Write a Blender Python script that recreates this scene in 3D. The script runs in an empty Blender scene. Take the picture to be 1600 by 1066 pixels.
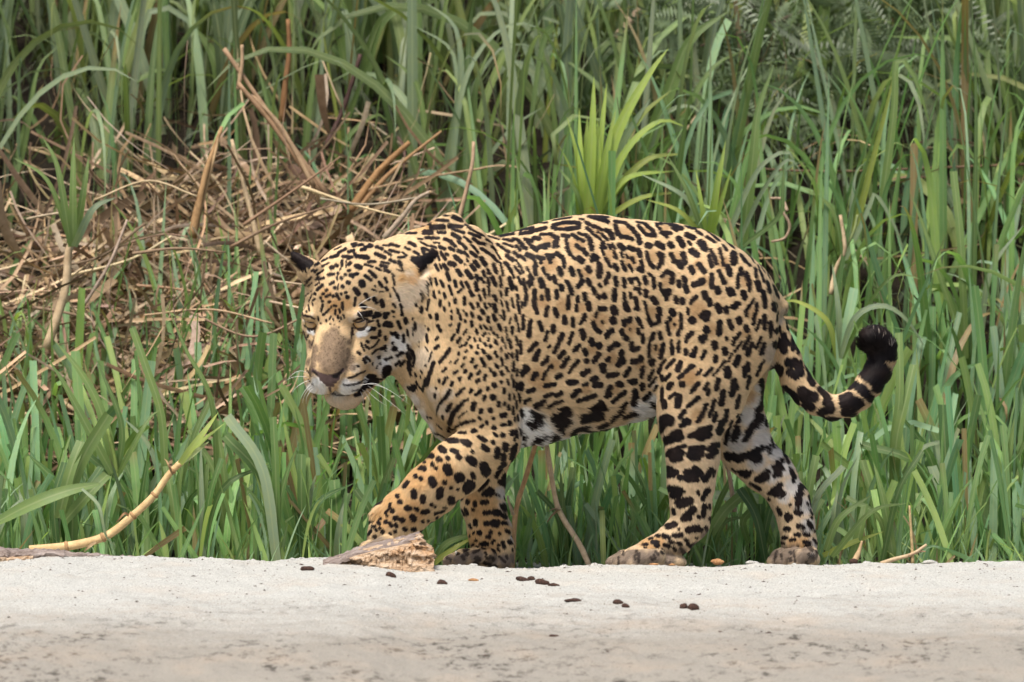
import bpy, math, os, random
import numpy as np
from mathutils import Vector
rng = np.random.default_rng(7)
random.seed(7)
R = math.radians

# ------------------------------------------------------------------ camera, light, exposure
scene = bpy.context.scene
C = bpy.data.collections.new("scene_objects")
scene.collection.children.link(C)
PXM = 700.0            # photo pixels per metre at the animal
CAM_D = 18.0           # metres from the animal
CAM_Z = 0.503
cam_data = bpy.data.cameras.new("camera")
cam = bpy.data.objects.new("camera", cam_data)
C.objects.link(cam)
cam.location = (0.0, -CAM_D, CAM_Z)
cam.rotation_euler = (R(90), 0, 0)
cam_data.sensor_width = 36.0
cam_data.lens = 36.0 * CAM_D / (1600.0 / PXM)
cam_data.clip_start = 0.5
cam_data.clip_end = 500.0
cam_data.dof.use_dof = True
cam_data.dof.focus_distance = CAM_D - 0.08
cam_data.dof.aperture_fstop = 5.0
scene.camera = cam

world = bpy.data.worlds.new("World")
scene.world = world
world.use_nodes = True
wn = world.node_tree
wn.nodes.clear()
SUN_EL, SUN_AZ = 58.0, 205.0     # azimuth clockwise from +Y (north): behind the camera, to the left
sky = wn.nodes.new("ShaderNodeTexSky")
sky.sky_type = 'NISHITA'
sky.sun_disc = False
sky.sun_elevation = R(SUN_EL)
sky.sun_rotation = R(SUN_AZ)
sky.air_density = 1.0
sky.dust_density = 4.0
sky.ozone_density = 0.6
bg = wn.nodes.new("ShaderNodeBackground")
bg.inputs[1].default_value = 0.11
wo = wn.nodes.new("ShaderNodeOutputWorld")
wn.links.new(sky.outputs[0], bg.inputs[0])
wn.links.new(bg.outputs[0], wo.inputs[0])

sun_data = bpy.data.lights.new("sun", 'SUN')
sun_data.energy = 2.5
sun_data.angle = R(22)
sun_data.color = (1.0, 0.955, 0.88)
sun = bpy.data.objects.new("sun", sun_data)
C.objects.link(sun)
az, el = R(SUN_AZ), R(SUN_EL)
sd = Vector((math.sin(az) * math.cos(el), math.cos(az) * math.cos(el), math.sin(el)))
sun.rotation_euler = sd.to_track_quat('Z', 'Y').to_euler()
sun.location = (0, 0, 6)

scene.view_settings.view_transform = 'Standard'
scene.view_settings.look = 'None'
scene.view_settings.exposure = 0.95
scene.view_settings.gamma = 1.0
scene.view_settings.use_curve_mapping = False
scene.render.engine = 'CYCLES'
scene.cycles.max_bounces = 6
scene.cycles.diffuse_bounces = 3
scene.cycles.transmission_bounces = 3
scene.cycles.transparent_max_bounces = 6
scene.cycles_curves.shape = 'RIBBONS'
scene.cycles_curves.subdivisions = 1
scene.cycles.use_adaptive_sampling = False
scene.cycles.use_denoising = True
scene.cycles.denoiser = 'OPENIMAGEDENOISE'
scene.cycles.denoising_input_passes = 'RGB_ALBEDO_NORMAL'

# ------------------------------------------------------------------ helpers
def link(o, parent=None):
    C.objects.link(o)
    if parent is not None:
        o.parent = parent
    return o

def tag(o, label=None, cat=None, group=None, kind=None):
    if label: o['label'] = label
    if cat: o['category'] = cat
    if group: o['group'] = group
    if kind: o['kind'] = kind
    return o

def empty(name, loc=(0, 0, 0)):
    o = bpy.data.objects.new(name, None)
    o.empty_display_size = 0.05
    o.location = loc
    C.objects.link(o)
    return o

def np_mesh(name, V, F, mat=None, smooth=True, col=None, uv=None):
    """V (n,3), F (m,4) or (m,3) int arrays; col (n,4) point colours; uv (n,2) per vertex"""
    me = bpy.data.meshes.new(name)
    V = np.ascontiguousarray(V, dtype=np.float32)
    F = np.ascontiguousarray(F, dtype=np.int32)
    k = F.shape[1]
    me.vertices.add(len(V)); me.vertices.foreach_set("co", V.ravel())
    me.loops.add(F.size); me.loops.foreach_set("vertex_index", F.ravel())
    me.polygons.add(len(F))
    me.polygons.foreach_set("loop_start", np.arange(0, F.size, k, dtype=np.int32))
    if smooth:
        me.polygons.foreach_set("use_smooth", np.ones(len(F), dtype=bool))
    if uv is not None:
        l = me.uv_layers.new(name="UVMap")
        l.data.foreach_set("uv", np.ascontiguousarray(uv[F.ravel()], dtype=np.float32).ravel())
    if col is not None:
        a = me.color_attributes.new("col", 'FLOAT_COLOR', 'POINT')
        c = np.ones((len(V), 4), dtype=np.float32); c[:, :col.shape[1]] = col
        a.data.foreach_set("color", c.ravel())
    me.update(calc_edges=True)
    if mat: me.materials.append(mat)
    return me

def obj(name, me, parent=None):
    return link(bpy.data.objects.new(name, me), parent)

def W(px, py, y=0.0):
    """photo pixel at depth y (metres behind the animal) -> world point"""
    s = 1.0 + y / CAM_D
    return np.array([(px - 800.0) / PXM * s, y, CAM_Z + (533.0 - py) / PXM * s])

def srgb(r, g, b):
    v = np.array([r, g, b]) / 255.0
    return tuple(np.where(v <= 0.04045, v / 12.92, ((v + 0.055) / 1.055) ** 2.4))

def smooth01(x):
    x = np.clip(x, 0, 1)
    return x * x * (3 - 2 * x)

def hash_noise(P, scale, seed=0):
    """cheap smooth value noise, P (...,3)"""
    q = P * scale
    i = np.floor(q).astype(np.int64); f = q - i; f = f * f * (3 - 2 * f)
    def h(a, b, c):
        n = (a * 73856093) ^ (b * 19349663) ^ (c * 83492791) ^ (seed * 2654435)
        n = (n ^ (n >> 13)) * 1274126177
        n = n ^ (n >> 16)
        return (n & 0xFFFF) / 65535.0
    r = 0
    for dx in (0, 1):
        for dy in (0, 1):
            for dz in (0, 1):
                w = (f[..., 0] if dx else 1 - f[..., 0]) * (f[..., 1] if dy else 1 - f[..., 1]) * (f[..., 2] if dz else 1 - f[..., 2])
                r = r + w * h(i[..., 0] + dx, i[..., 1] + dy, i[..., 2] + dz)
    return r

class NT:
    """tiny node-graph helper"""
    def __init__(s, name):
        s.m = bpy.data.materials.new(name); s.m.use_nodes = True
        s.t = s.m.node_tree; s.t.nodes.clear()
        s.out = s.n('ShaderNodeOutputMaterial')
    def n(s, typ, **kw):
        nd = s.t.nodes.new(typ)
        for k, v in kw.items(): setattr(nd, k, v)
        return nd
    def l(s, a, b): s.t.links.new(a, b)
    def math(s, op, a, b=None, clamp=False):
        nd = s.n('ShaderNodeMath', operation=op, use_clamp=clamp)
        for i, v in enumerate((a, b)):
            if v is None: continue
            if isinstance(v, (int, float)): nd.inputs[i].default_value = v
            else: s.l(v, nd.inputs[i])
        return nd.outputs[0]
    def mix(s, fac, a, b, blend='MIX'):
        nd = s.n('ShaderNodeMix', data_type='RGBA', blend_type=blend)
        for i, v in ((0, fac), (6, a), (7, b)):
            if isinstance(v, (int, float)): nd.inputs[i].default_value = v
            elif isinstance(v, tuple): nd.inputs[i].default_value = (*v[:3], 1)
            else: s.l(v, nd.inputs[i])
        return nd.outputs[2]
    def ramp(s, fac, stops):
        nd = s.n('ShaderNodeValToRGB')
        cr = nd.color_ramp
        while len(cr.elements) < len(stops): cr.elements.new(0.5)
        for e, (p, c) in zip(cr.elements, stops):
            e.position = p
            e.color = (c, c, c, 1) if isinstance(c, (int, float)) else (*c[:3], 1)
        s.l(fac, nd.inputs[0])
        return nd.outputs[0]
    def noise(s, scale, detail=4, rough=0.55, vec=None, dim='3D'):
        nd = s.n('ShaderNodeTexNoise', noise_dimensions=dim)
        nd.inputs['Scale'].default_value = scale
        nd.inputs['Detail'].default_value = detail
        nd.inputs['Roughness'].default_value = rough
        if vec is not None: s.l(vec, nd.inputs['Vector'])
        return nd.outputs[0]
    def mapping(s, vec, scale=(1, 1, 1), rot=(0, 0, 0)):
        nd = s.n('ShaderNodeMapping')
        nd.inputs['Scale'].default_value = scale
        nd.inputs['Rotation'].default_value = rot
        s.l(vec, nd.inputs['Vector'])
        return nd.outputs[0]
    def bump(s, h, dist=0.01, strength=1.0):
        nd = s.n('ShaderNodeBump')
        nd.inputs['Strength'].default_value = strength
        nd.inputs['Distance'].default_value = dist
        s.l(h, nd.inputs['Height'])
        return nd.outputs[0]
    def bsdf(s, color, rough=0.7, spec=0.3, normal=None, coat=0):
        b = s.n('ShaderNodeBsdfPrincipled')
        if isinstance(color, tuple): b.inputs['Base Color'].default_value = (*color[:3], 1)
        else: s.l(color, b.inputs['Base Color'])
        if isinstance(rough, (int, float)): b.inputs['Roughness'].default_value = rough
        else: s.l(rough, b.inputs['Roughness'])
        b.inputs['Specular IOR Level'].default_value = spec
        b.inputs['Coat Weight'].default_value = coat
        if normal is not None: s.l(normal, b.inputs['Normal'])
        return b
    def finish(s, shader):
        s.l(shader, s.out.inputs['Surface']); return s.m
# ------------------------------------------------------------------ the bank: sand, soil, river
YC = -0.26                                   # the lip of the sand
CREST = np.array([[-400, 874], [0, 873], [90, 867], [190, 869], [300, 872], [420, 874], [520, 872], [600, 876], [650, 884], [700, 885], [800, 887],
                  [950, 885], [1100, 884], [1300, 881], [1600, 880], [2000, 881]], float)
_sc = 1 + YC / CAM_D
CREST_X = (CREST[:, 0] - 800) / PXM * _sc
CREST_Z = CAM_Z + (533 - CREST[:, 1]) / PXM * _sc
def ground_z(x, y):
    x = np.asarray(x, float); y = np.asarray(y, float)
    zc = np.interp(x, CREST_X, CREST_Z)
    d = np.maximum(YC - y, 0)
    front = zc - (0.045 * d + 0.055 * np.minimum(d, 3.0) ** 2 + np.maximum(d - 3, 0) * 0.22)
    front = np.maximum(front, -1.1)
    e = smooth01((y - YC) / 0.15)
    back = zc * (1 - e) + (-0.012) * e
    rise = 0.04 * smooth01((y - 0.25) / 0.5) + 0.80 * np.clip(y - 0.75, 0, 1.3) + 0.50 * np.clip(y - 2.05, 0, 4.0) + 0.05 * np.maximum(y - 6.05, 0)
    return np.where(y < YC, front, back + rise)

def grid_sheet(xs, ys, zfun):
    X, Y = np.meshgrid(xs, ys, indexing='ij')
    Z = zfun(X, Y)
    V = np.stack([X, Y, Z], -1).reshape(-1, 3)
    nx, ny = len(xs), len(ys)
    i = (np.arange(nx - 1)[:, None] * ny + np.arange(ny - 1)[None]).ravel()
    return V, np.stack([i, i + ny, i + ny + 1, i + 1], 1)

def sand_z(X, Y):
    P = np.stack([X, Y, np.zeros_like(X)], -1)
    z = ground_z(X, Y)
    n = (hash_noise(P, 9.0, 1) - 0.5) * 0.010 + (hash_noise(P, 28.0, 2) - 0.5) * 0.005 + (hash_noise(P, 95.0, 4) - 0.5) * 0.0022 + (hash_noise(P, 240.0, 9) - 0.5) * 0.0012
    feet = smooth01((Y - YC - 0.03) / 0.1)
    return z + n * (1 - 0.75 * feet)
xs = np.concatenate([np.linspace(-30, -1.9, 24)[:-1], np.linspace(-1.9, 1.9, 700), np.linspace(1.9, 30, 24)[1:]])
ys = np.concatenate([np.linspace(-8, -2.4, 14)[:-1], np.linspace(-2.4, -0.5, 300)[:-1], np.linspace(-0.5, 0.12, 130)[:-1], np.linspace(0.12, 0.40, 14)])

t = NT("dry_sand")
co = t.n('ShaderNodeTexCoord').outputs['Object']
n1 = t.noise(2.2, 5, 0.6, co)
n2 = t.noise(14, 6, 0.65, co)
n3 = t.noise(330, 3, 0.7, t.mapping(co, (1.0, 0.35, 1.0)))
n4 = t.noise(160, 4, 0.7, co)
base = t.ramp(n3, [(0.30, (0.315, 0.31, 0.275)), (0.5, (0.425, 0.42, 0.383)), (0.70, (0.525, 0.52, 0.482))])
sep = t.n('ShaderNodeSeparateXYZ'); t.l(co, sep.inputs[0])
# damper sand lower down the bank, its edge wandering
h = t.math('ADD', sep.outputs[2], t.math('MULTIPLY', t.math('SUBTRACT', t.noise(5, 5, 0.65, t.mapping(co, (1, 2.2, 1))), 0.5), 0.10))
damp = t.n('ShaderNodeMapRange'); damp.inputs['From Min'].default_value = -0.03; damp.inputs['From Max'].default_value = -0.115
t.l(h, damp.inputs['Value'])
dm = damp.outputs[0]
base = t.mix(t.math('MULTIPLY', dm, 0.72), base, (0.215, 0.185, 0.145))
# old silt and fine litter in small smears
sm = t.ramp(t.noise(30, 8, 0.75, t.mapping(co, (1.0, 0.8, 1))), [(0.52, 0.0), (0.61, 1.0)])
sm = t.math('MULTIPLY', sm, t.ramp(t.noise(4.5, 3, 0.5, co), [(0.40, 0.0), (0.54, 1.0)]))
sm = t.math('MULTIPLY', sm, t.math('ADD', t.math('MULTIPLY', dm, 0.85), 0.05))
base = t.mix(sm, base, (0.060, 0.052, 0.042))
tan = t.ramp(t.noise(7, 4, 0.6, co), [(0.50, 0.0), (0.75, 0.30)])
base = t.mix(tan, base, (0.42, 0.32, 0.23))
grain = t.ramp(t.noise(200, 2, 0.5, t.mapping(co, (1.0, 0.4, 1.0))), [(0.66, 0.0), (0.70, 0.9)])
base = t.mix(t.math('MULTIPLY', grain, 0.6), base, (0.13, 0.10, 0.085))
hgt = t.math('ADD', t.math('MULTIPLY', n4, 0.7), t.math('MULTIPLY', n3, 0.5))
b = t.bsdf(base, 0.92, 0.12, t.bump(hgt, 0.007, 0.9))
M_SAND = t.finish(b.outputs[0])
V, F = grid_sheet(xs, ys, sand_z)
tag(obj("sand_bank", np_mesh("sand_bank", V, F, M_SAND)), "pale sand bank with a flat lip", kind="structure")

t = NT("soil")
co = t.n('ShaderNodeTexCoord').outputs['Object']
b = t.bsdf(t.ramp(t.noise(18, 6, 0.7, co), [(0.3, (0.014, 0.011, 0.008)), (0.6, (0.030, 0.024, 0.017)), (0.8, (0.07, 0.055, 0.04))]), 0.95, 0.1, t.bump(t.noise(40, 5, 0.7, co), 0.03))
M_SOIL = t.finish(b.outputs[0])
xs2 = np.concatenate([np.linspace(-60, -3, 20)[:-1], np.linspace(-3, 3, 90), np.linspace(3, 60, 20)[1:]])
ys2 = np.concatenate([np.linspace(0.40, 4, 60)[:-1], np.linspace(4, 90, 30)])
def soil_z(X, Y):
    P = np.stack([X, Y, np.zeros_like(X)], -1)
    return ground_z(X, Y) + (hash_noise(P, 4.0, 6) - 0.5) * 0.07 * smooth01((Y - 0.4) / 0.3) - 0.002
V, F = grid_sheet(xs2, ys2, soil_z)
tag(obj("earth_slope", np_mesh("earth_slope", V, F, M_SOIL)), "dark earth slope under the grass", kind="structure")

t = NT("river_water")
co = t.n('ShaderNodeTexCoord').outputs['Object']
b = t.bsdf((0.05, 0.045, 0.03), 0.08, 0.5, t.bump(t.noise(3, 3, 0.5, co), 0.02))
M_WATER = t.finish(b.outputs[0])
V, F = grid_sheet(np.linspace(-60, 60, 3), np.linspace(-90, -2.5, 3), lambda X, Y: X * 0 - 0.82)
tag(obj("river", np_mesh("river", V, F, M_WATER)), "brown river below the bank", kind="structure")
# ------------------------------------------------------------------ the coat pattern
# brush strokes "x y [x y] radius" traced per region, thin paw strokes paint shaded grooves between toes; offset of the region and its scale first
SPOTS_CREASES = [
(440, 360, 8, """415 440 465 415 18;510 390 570 360 20;620 345 700 320 26;715 285 800 240 22;660 250 740 215 14;880 180 930 170 22;900 205 925 190 25;985 145 1065 140 20;960 190 1010 185 22;1040 215 1120 205 25;1100 185 1125 200 25;1000 250 1040 240 26;840 275 900 260 24;915 300 935 340 26;980 340 1075 350 30;950 320 1060 325 18;770 335 870 340 25;840 360 870 345 20;755 390 755 450 20;860 415 840 430 25;805 380 805 470 8;380 510 400 490 14;410 525 440 495 13;440 555 520 505 14;500 460 590 415 14;620 475 640 470 28;680 440 695 450 25;735 490 735 492 16;935 450 980 470 36;1040 430 1130 460 18;1080 400 1170 395 20;1185 215 1250 240 24;1180 300 1290 345 28;1200 310 1230 310 22;1290 270 1365 315 18;1270 195 1340 200 15;1360 180 1460 205 22;1345 255 1460 280 20;1550 220 1590 245 20;1460 345 1530 335 18;1470 400 1490 440 28;1490 450 1515 515 12;1355 375 1420 405 22;1245 400 1340 420 16;1240 445 1310 460 24;1290 500 1340 520 26;1180 475 1240 505 15;1510 280 1560 320 14;1440 490 1510 520 8;590 560 650 550 24;705 540 707 545 20;830 510 850 505 20;795 560 800 562 20;860 565 940 550 24;880 560 890 590 22;690 590 695 620 14;745 600 750 605 24;430 620 460 585 16;470 620 530 600 20;340 630 370 590 12;430 690 470 660 14;610 675 650 655 22;665 720 670 725 24;710 680 700 750 9;760 705 765 710 26;825 655 840 660 28;1000 660 1005 680 46;1045 575 1115 625 24;1100 515 1170 585 26;1290 600 1315 650 20;1215 655 1250 700 22;1300 720 1320 750 22;1395 720 1420 770 14;1390 590 1410 680 16;1380 545 1410 575 12;915 740 955 790 34;450 750 510 690 22;420 795 425 800 20;560 755 570 750 20;515 800 530 790 16;490 845 492 850 17;560 830 610 805 18;640 830 650 825 20;690 800 720 860 20;680 830 700 830 12;745 795 750 805 15;790 785 810 780 18;820 835 825 838 28;1045 805 1080 860 26;1150 855 1180 900 26;1245 890 1260 940 34;990 930 1040 960 26;1010 970 1030 980 24;1390 920 1420 960 14;1440 800 1470 880 16;1480 930 1500 970 18;1500 1010 1500 1040 18;1380 1010 1400 1020 16;1060 1040 1110 1030 30;1170 1040 1220 1040 22;1280 1050 1330 1040 24;505 890 520 890 18;520 930 500 1010 16;595 900 605 895 20;625 950 620 970 12;660 940 680 950 16;760 905 765 960 18;750 960 765 990 14;720 990 730 1030 15;675 1000 670 1050 14;540 1050 600 990 14;580 1000 590 990 10;1130 740 1180 760 10;1160 700 1165 710 12;1220 770 1270 770 9;1350 790 1360 830 10;300 640 360 600 8;290 700 330 640 8;330 700 380 660 8;300 830 380 760 8;280 900 300 860 12;350 890 390 800 10;400 880 420 860 14;310 1010 320 1030 12;340 940 350 1010 12;260 1000 270 1064 8;390 900 400 950 8;920 850 910 940 18;130 290 170 360 20;160 330 240 430 36;230 400 340 400 36;250 460 270 500 16;200 380 250 420 30"""),
(440, 490, 8, """980 10 1100 10 35;1150 40 1220 20 30;1290 40 1295 30 34;1300 10 1340 10 14;1400 40 1405 45 14;1495 15 1510 10 18;1310 130 1350 140 42;1280 140 1370 150 30;1190 90 1215 160 18;1450 100 1485 180 22;1545 70 1555 110 30;1120 190 1155 190 26;1080 220 1130 190 12;1220 220 1215 270 24;1365 240 1385 260 20;1420 250 1440 280 30;1570 200 1575 270 16;1520 270 1520 340 24;1120 300 1180 300 20;1290 290 1300 320 20;1065 350 1080 355 22;1210 325 1190 360 14;1180 380 1120 430 12;1090 440 1060 420 16;1040 390 1060 430 12;990 370 1030 470 12;1385 360 1385 370 20;1400 430 1415 440 36;1575 390 1580 420 20;1130 500 1170 460 16;1170 460 1220 440 12;1240 440 1290 420 22;1290 400 1290 450 18;1440 520 1515 490 22;1480 500 1500 490 28;950 490 970 510 20;1020 575 1040 610 20;1050 550 1090 590 18;1200 550 1220 545 20;1300 570 1370 540 18;1290 570 1300 580 18;1430 630 1470 600 24;1490 640 1530 590 22;1130 620 1135 640 12;1185 650 1180 680 10;1220 625 1225 630 14;1290 690 1330 690 40;1280 740 1320 740 42;1270 790 1290 790 20;1300 670 1345 665 25;950 660 952 662 18;1220 820 1250 820 12;1570 490 1600 560 30;1590 600 1600 700 30;830 805 900 790 12;900 785 960 755 12;960 755 1035 720 12;780 885 860 885 10;860 885 940 870 11;940 870 1030 825 11;870 955 930 945 9;930 945 1010 910 10;1010 905 1060 860 14;330 720 370 780 10;340 830 420 885 8;320 690 330 720 8;1080 780 1150 790 35;1090 850 1180 840 40;1040 900 1110 880 40;960 980 1030 930 25;920 1020 980 1000 25;300 160 350 220 10;280 220 320 330 12;340 270 330 300 12;350 350 360 370 14;290 150 310 150 8;520 20 540 10 16;460 40 470 90 12;560 90 562 95 16;600 75 620 40 12;640 70 650 90 12;700 30 710 60 14;735 45 742 70 12;770 20 785 55 14;610 135 612 140 10;660 140 662 142 8;495 125 500 130 10;720 100 722 102 8;715 175 716 180 8"""),
(600, 330, 8, """290 285 390 285 22;180 290 260 285 12;360 210 470 205 15;470 180 580 165 18;600 205 740 195 36;505 270 580 270 40;680 265 760 270 26;660 120 800 120 18;740 65 810 60 12;860 80 950 115 30;820 185 960 200 32;860 230 1000 275 20;1010 175 1090 235 18;1100 240 1230 310 14;1060 275 1190 330 20;860 290 940 340 28;760 350 840 380 24;840 390 890 440 22;520 340 680 340 20;620 395 690 400 14;420 350 480 355 12;450 390 540 435 14;310 400 380 435 24;370 510 430 545 20;480 460 550 495 16;470 470 500 530 22;580 440 640 460 20;700 450 760 470 26;820 460 870 490 22;930 385 980 420 22;970 410 1020 470 22;1000 325 1080 390 18;1110 345 1180 400 24;1180 400 1250 410 24;1260 350 1340 395 16;1090 425 1170 520 18;1210 470 1300 530 24;930 500 980 520 26;1000 510 1045 565 18;1080 515 1150 570 24;710 510 770 600 22;780 530 795 545 20;670 540 695 610 16;890 570 960 630 30;820 650 880 670 32;1035 600 1045 625 16;1010 665 1012 670 12;1130 630 1170 690 26;1090 680 1130 730 28;1210 590 1260 670 32;750 670 795 730 24;640 670 680 740 18;700 670 720 710 14;920 740 960 800 28;1030 750 1085 830 32;1230 755 1255 815 22;1285 730 1310 780 20;1360 670 1395 760 28;1445 660 1485 800 14;1150 810 1170 860 24;1210 840 1240 890 18;1295 840 1310 920 16;1345 830 1385 920 26;1445 820 1455 950 18;1340 435 1390 495 16;1400 520 1450 600 14;1410 420 1560 520 20;1340 560 1410 630 22;1520 650 1590 760 24;1530 560 1600 610 26;1560 840 1600 960 30;1490 360 1600 380 20;1490 410 1600 450 16;1450 320 1600 290 25;1300 320 1430 360 14;790 780 820 860 24;640 840 660 910 18;550 830 590 910 14;710 860 745 940 18;880 870 900 940 22;960 890 990 950 20;1020 890 1055 950 22;1140 900 1160 985 28;520 880 530 1020 22;810 930 850 1040 16;930 1010 965 980 18;690 1000 695 1020 14;620 1000 630 1060 16;1070 1000 1100 1050 24;1240 980 1260 1060 18;1300 940 1305 1040 16;1450 1010 1460 1050 18;1530 970 1520 1040 22;440 980 430 1020 14;750 1020 770 1060 14;1185 1050 1190 1060 14;1370 1050 1380 1060 16;360 600 450 680 40;400 620 560 600 55;430 680 480 670 50;560 560 640 540 45;600 500 640 540 34;420 740 460 720 24"""),
(640, 460, 8, """290 10 320 40 16;435 10 445 40 16;770 10 790 15 22;870 20 885 70 18;930 10 940 40 16;985 5 990 20 12;1045 20 1080 80 24;1135 10 1145 30 14;145 30 145 70 15;70 110 80 140 16;240 60 215 190 15;385 80 385 130 20;140 160 140 210 22;430 150 435 190 16;495 100 500 140 12;565 60 570 100 22;680 40 680 120 20;760 115 790 170 22;845 115 850 150 20;930 110 955 170 18;990 120 1000 150 14;1050 130 1070 210 26;1140 90 1150 140 15;1200 90 1230 200 18;1265 50 1295 160 15;1340 10 1350 50 16;1350 100 1370 230 16;1400 100 1405 160 12;1460 10 1440 130 20;600 190 605 230 18;670 195 672 205 14;520 200 522 210 12;890 190 920 240 22;255 260 265 280 20;340 250 345 300 26;520 270 525 300 16;630 260 635 310 18;705 235 710 260 15;765 230 790 280 18;860 280 880 310 22;975 285 980 335 22;1040 260 1065 320 26;1130 265 1140 290 15;1165 210 1180 310 18;1260 290 1235 370 10;1320 260 1325 330 15;1415 270 1415 430 20;690 320 695 340 15;350 380 360 390 24;380 430 390 450 22;230 420 240 440 16;500 380 520 370 16;770 340 775 390 22;880 390 890 420 16;930 390 960 430 16;1005 410 1010 440 16;1105 380 1130 440 24;1190 410 1195 470 12;1270 410 1275 480 18;1350 370 1360 460 13;1510 330 1480 510 24;60 360 65 430 24;620 370 600 460 20;680 490 705 440 16;830 440 840 480 20;915 510 940 480 16;985 485 990 495 10;1040 470 1050 500 15;1090 510 1095 540 14;210 500 225 590 18;330 560 355 535 20;520 560 560 500 18;600 590 630 545 22;730 560 750 530 16;810 550 815 580 15;875 555 880 580 16;980 550 982 580 15;1060 580 1085 620 22;1145 540 1155 590 16;1210 500 1205 570 8;1240 570 1255 660 20;1330 530 1345 630 12;1380 590 1385 740 16;320 670 355 640 24;380 840 500 680 24;690 630 710 610 18;625 655 655 635 12;765 640 775 670 18;850 640 855 670 15;930 610 945 640 18;1000 640 1010 660 20;1135 660 1135 710 13;1185 610 1190 670 12;610 730 612 745 20;700 715 715 700 15;830 725 850 740 20;910 700 930 730 20;1060 720 1085 780 18;975 770 1000 800 22;1200 760 1210 800 20;1225 740 1230 745 12;1270 740 1275 780 16;1330 700 1340 810 16;1490 700 1570 610 22;1550 810 1600 730 28;560 860 600 810 13;680 800 700 780 13;770 840 790 810 20;890 800 930 880 22;920 860 930 890 20;1140 800 1150 890 16;1070 880 1095 910 20;650 900 680 870 15;500 850 510 840 12;410 960 450 920 16;550 990 590 955 16;690 970 700 950 24;820 910 835 890 20;845 990 870 960 22;1000 930 1010 960 18;1200 910 1220 960 18;1290 850 1285 950 18;1335 940 1335 1010 13;1410 1000 1460 920 32;1540 1050 1580 990 26;750 1030 770 1000 24;930 1040 950 1010 20;1050 980 1060 1010 24;1140 970 1150 1000 24;1260 1010 1265 1050 12;450 1040 460 1035 20;620 1050 640 1040 16;860 1060 870 1055 14;150 940 160 965 14;70 980 80 1010 14;10 980 15 1010 16;140 1010 145 1030 12;300 850 240 1030 26;230 1040 200 1064 24;270 760 240 830 8;200 660 230 700 10;280 720 260 760 10;200 880 210 895 10;10 690 40 740 30;60 760 50 860 22;20 880 50 890 16;190 380 192 390 8;115 585 117 590 8;120 640 122 645 8;30 290 30 310 14;35 420 40 500 8"""),
(620, 590, 8, """200 120 215 110 48;160 120 180 130 30;240 40 260 70 16;390 20 370 70 40;340 90 330 150 20;280 100 320 140 14;600 20 580 70 20;530 20 530 50 14;690 60 680 90 24;785 15 790 40 18;900 5 910 10 18;490 120 492 130 12;480 200 475 235 15;660 160 610 240 24;600 240 540 310 20;530 320 500 400 12;500 400 495 460 6;840 130 800 160 16;800 160 750 215 22;930 150 920 180 22;1000 50 1020 35 24;990 205 1040 160 26;1090 5 1095 20 20;1130 130 1132 140 26;1215 90 1220 105 34;1295 50 1300 60 20;1330 140 1335 180 22;1380 30 1385 90 14;1450 40 1445 110 16;1530 80 1545 130 34;1490 70 1490 160 12;890 265 820 310 16;830 300 770 360 24;780 350 700 440 32;700 440 660 560 36;660 560 645 660 24;660 340 630 400 28;680 320 665 340 18;570 470 575 500 18;960 320 950 390 30;985 315 975 340 15;880 420 820 450 9;820 450 775 490 12;1095 230 1085 270 22;1190 240 1200 250 38;1270 310 1265 345 25;1340 315 1335 340 16;1385 350 1390 390 20;1440 360 1445 450 12;1400 210 1405 270 16;1450 210 1455 260 12;1485 290 1490 380 10;970 530 880 550 18;880 545 800 570 22;800 580 730 610 22;730 610 690 640 12;1050 410 1055 420 30;1040 440 1060 400 20;1160 400 1165 410 32;1300 475 1340 460 34;1020 490 1050 520 15;1200 505 1202 510 20;1120 555 1125 565 24;1055 605 1070 600 25;1040 610 1060 610 18;1200 620 1215 630 30;1310 590 1340 585 24;1400 560 1405 580 30;1460 500 1465 540 12;1500 470 1500 530 12;950 665 965 660 30;940 670 990 665 18;780 690 860 690 20;1210 700 1240 725 20;1310 715 1320 720 30;1430 680 1430 700 32;1480 660 1490 740 18;1455 765 1460 780 10;1020 735 1090 770 22;1040 750 1060 745 20;600 790 660 775 16;690 780 750 790 28;810 790 850 800 18;860 800 890 830 36;1190 800 1200 810 18;1080 860 1120 900 32;550 880 590 910 28;690 910 750 930 24;1250 890 1245 980 28;1345 840 1350 890 32;1330 970 1325 1010 30;1450 870 1440 990 32;1435 990 1440 1050 20;1485 830 1480 860 14;935 920 940 925 16;400 970 440 980 28;630 1000 640 1010 20;520 1010 530 1030 26;760 980 790 1010 24;890 1010 960 1040 36;1540 630 1530 700 14;1550 420 1560 470 24;1555 700 1550 750 20;1545 800 1540 930 8;1540 935 1600 910 16;1520 200 1530 300 12;1590 290 1595 310 16;450 650 600 740 8;500 580 560 630 8;520 790 560 800 14;380 465 430 490 12"""),
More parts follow.
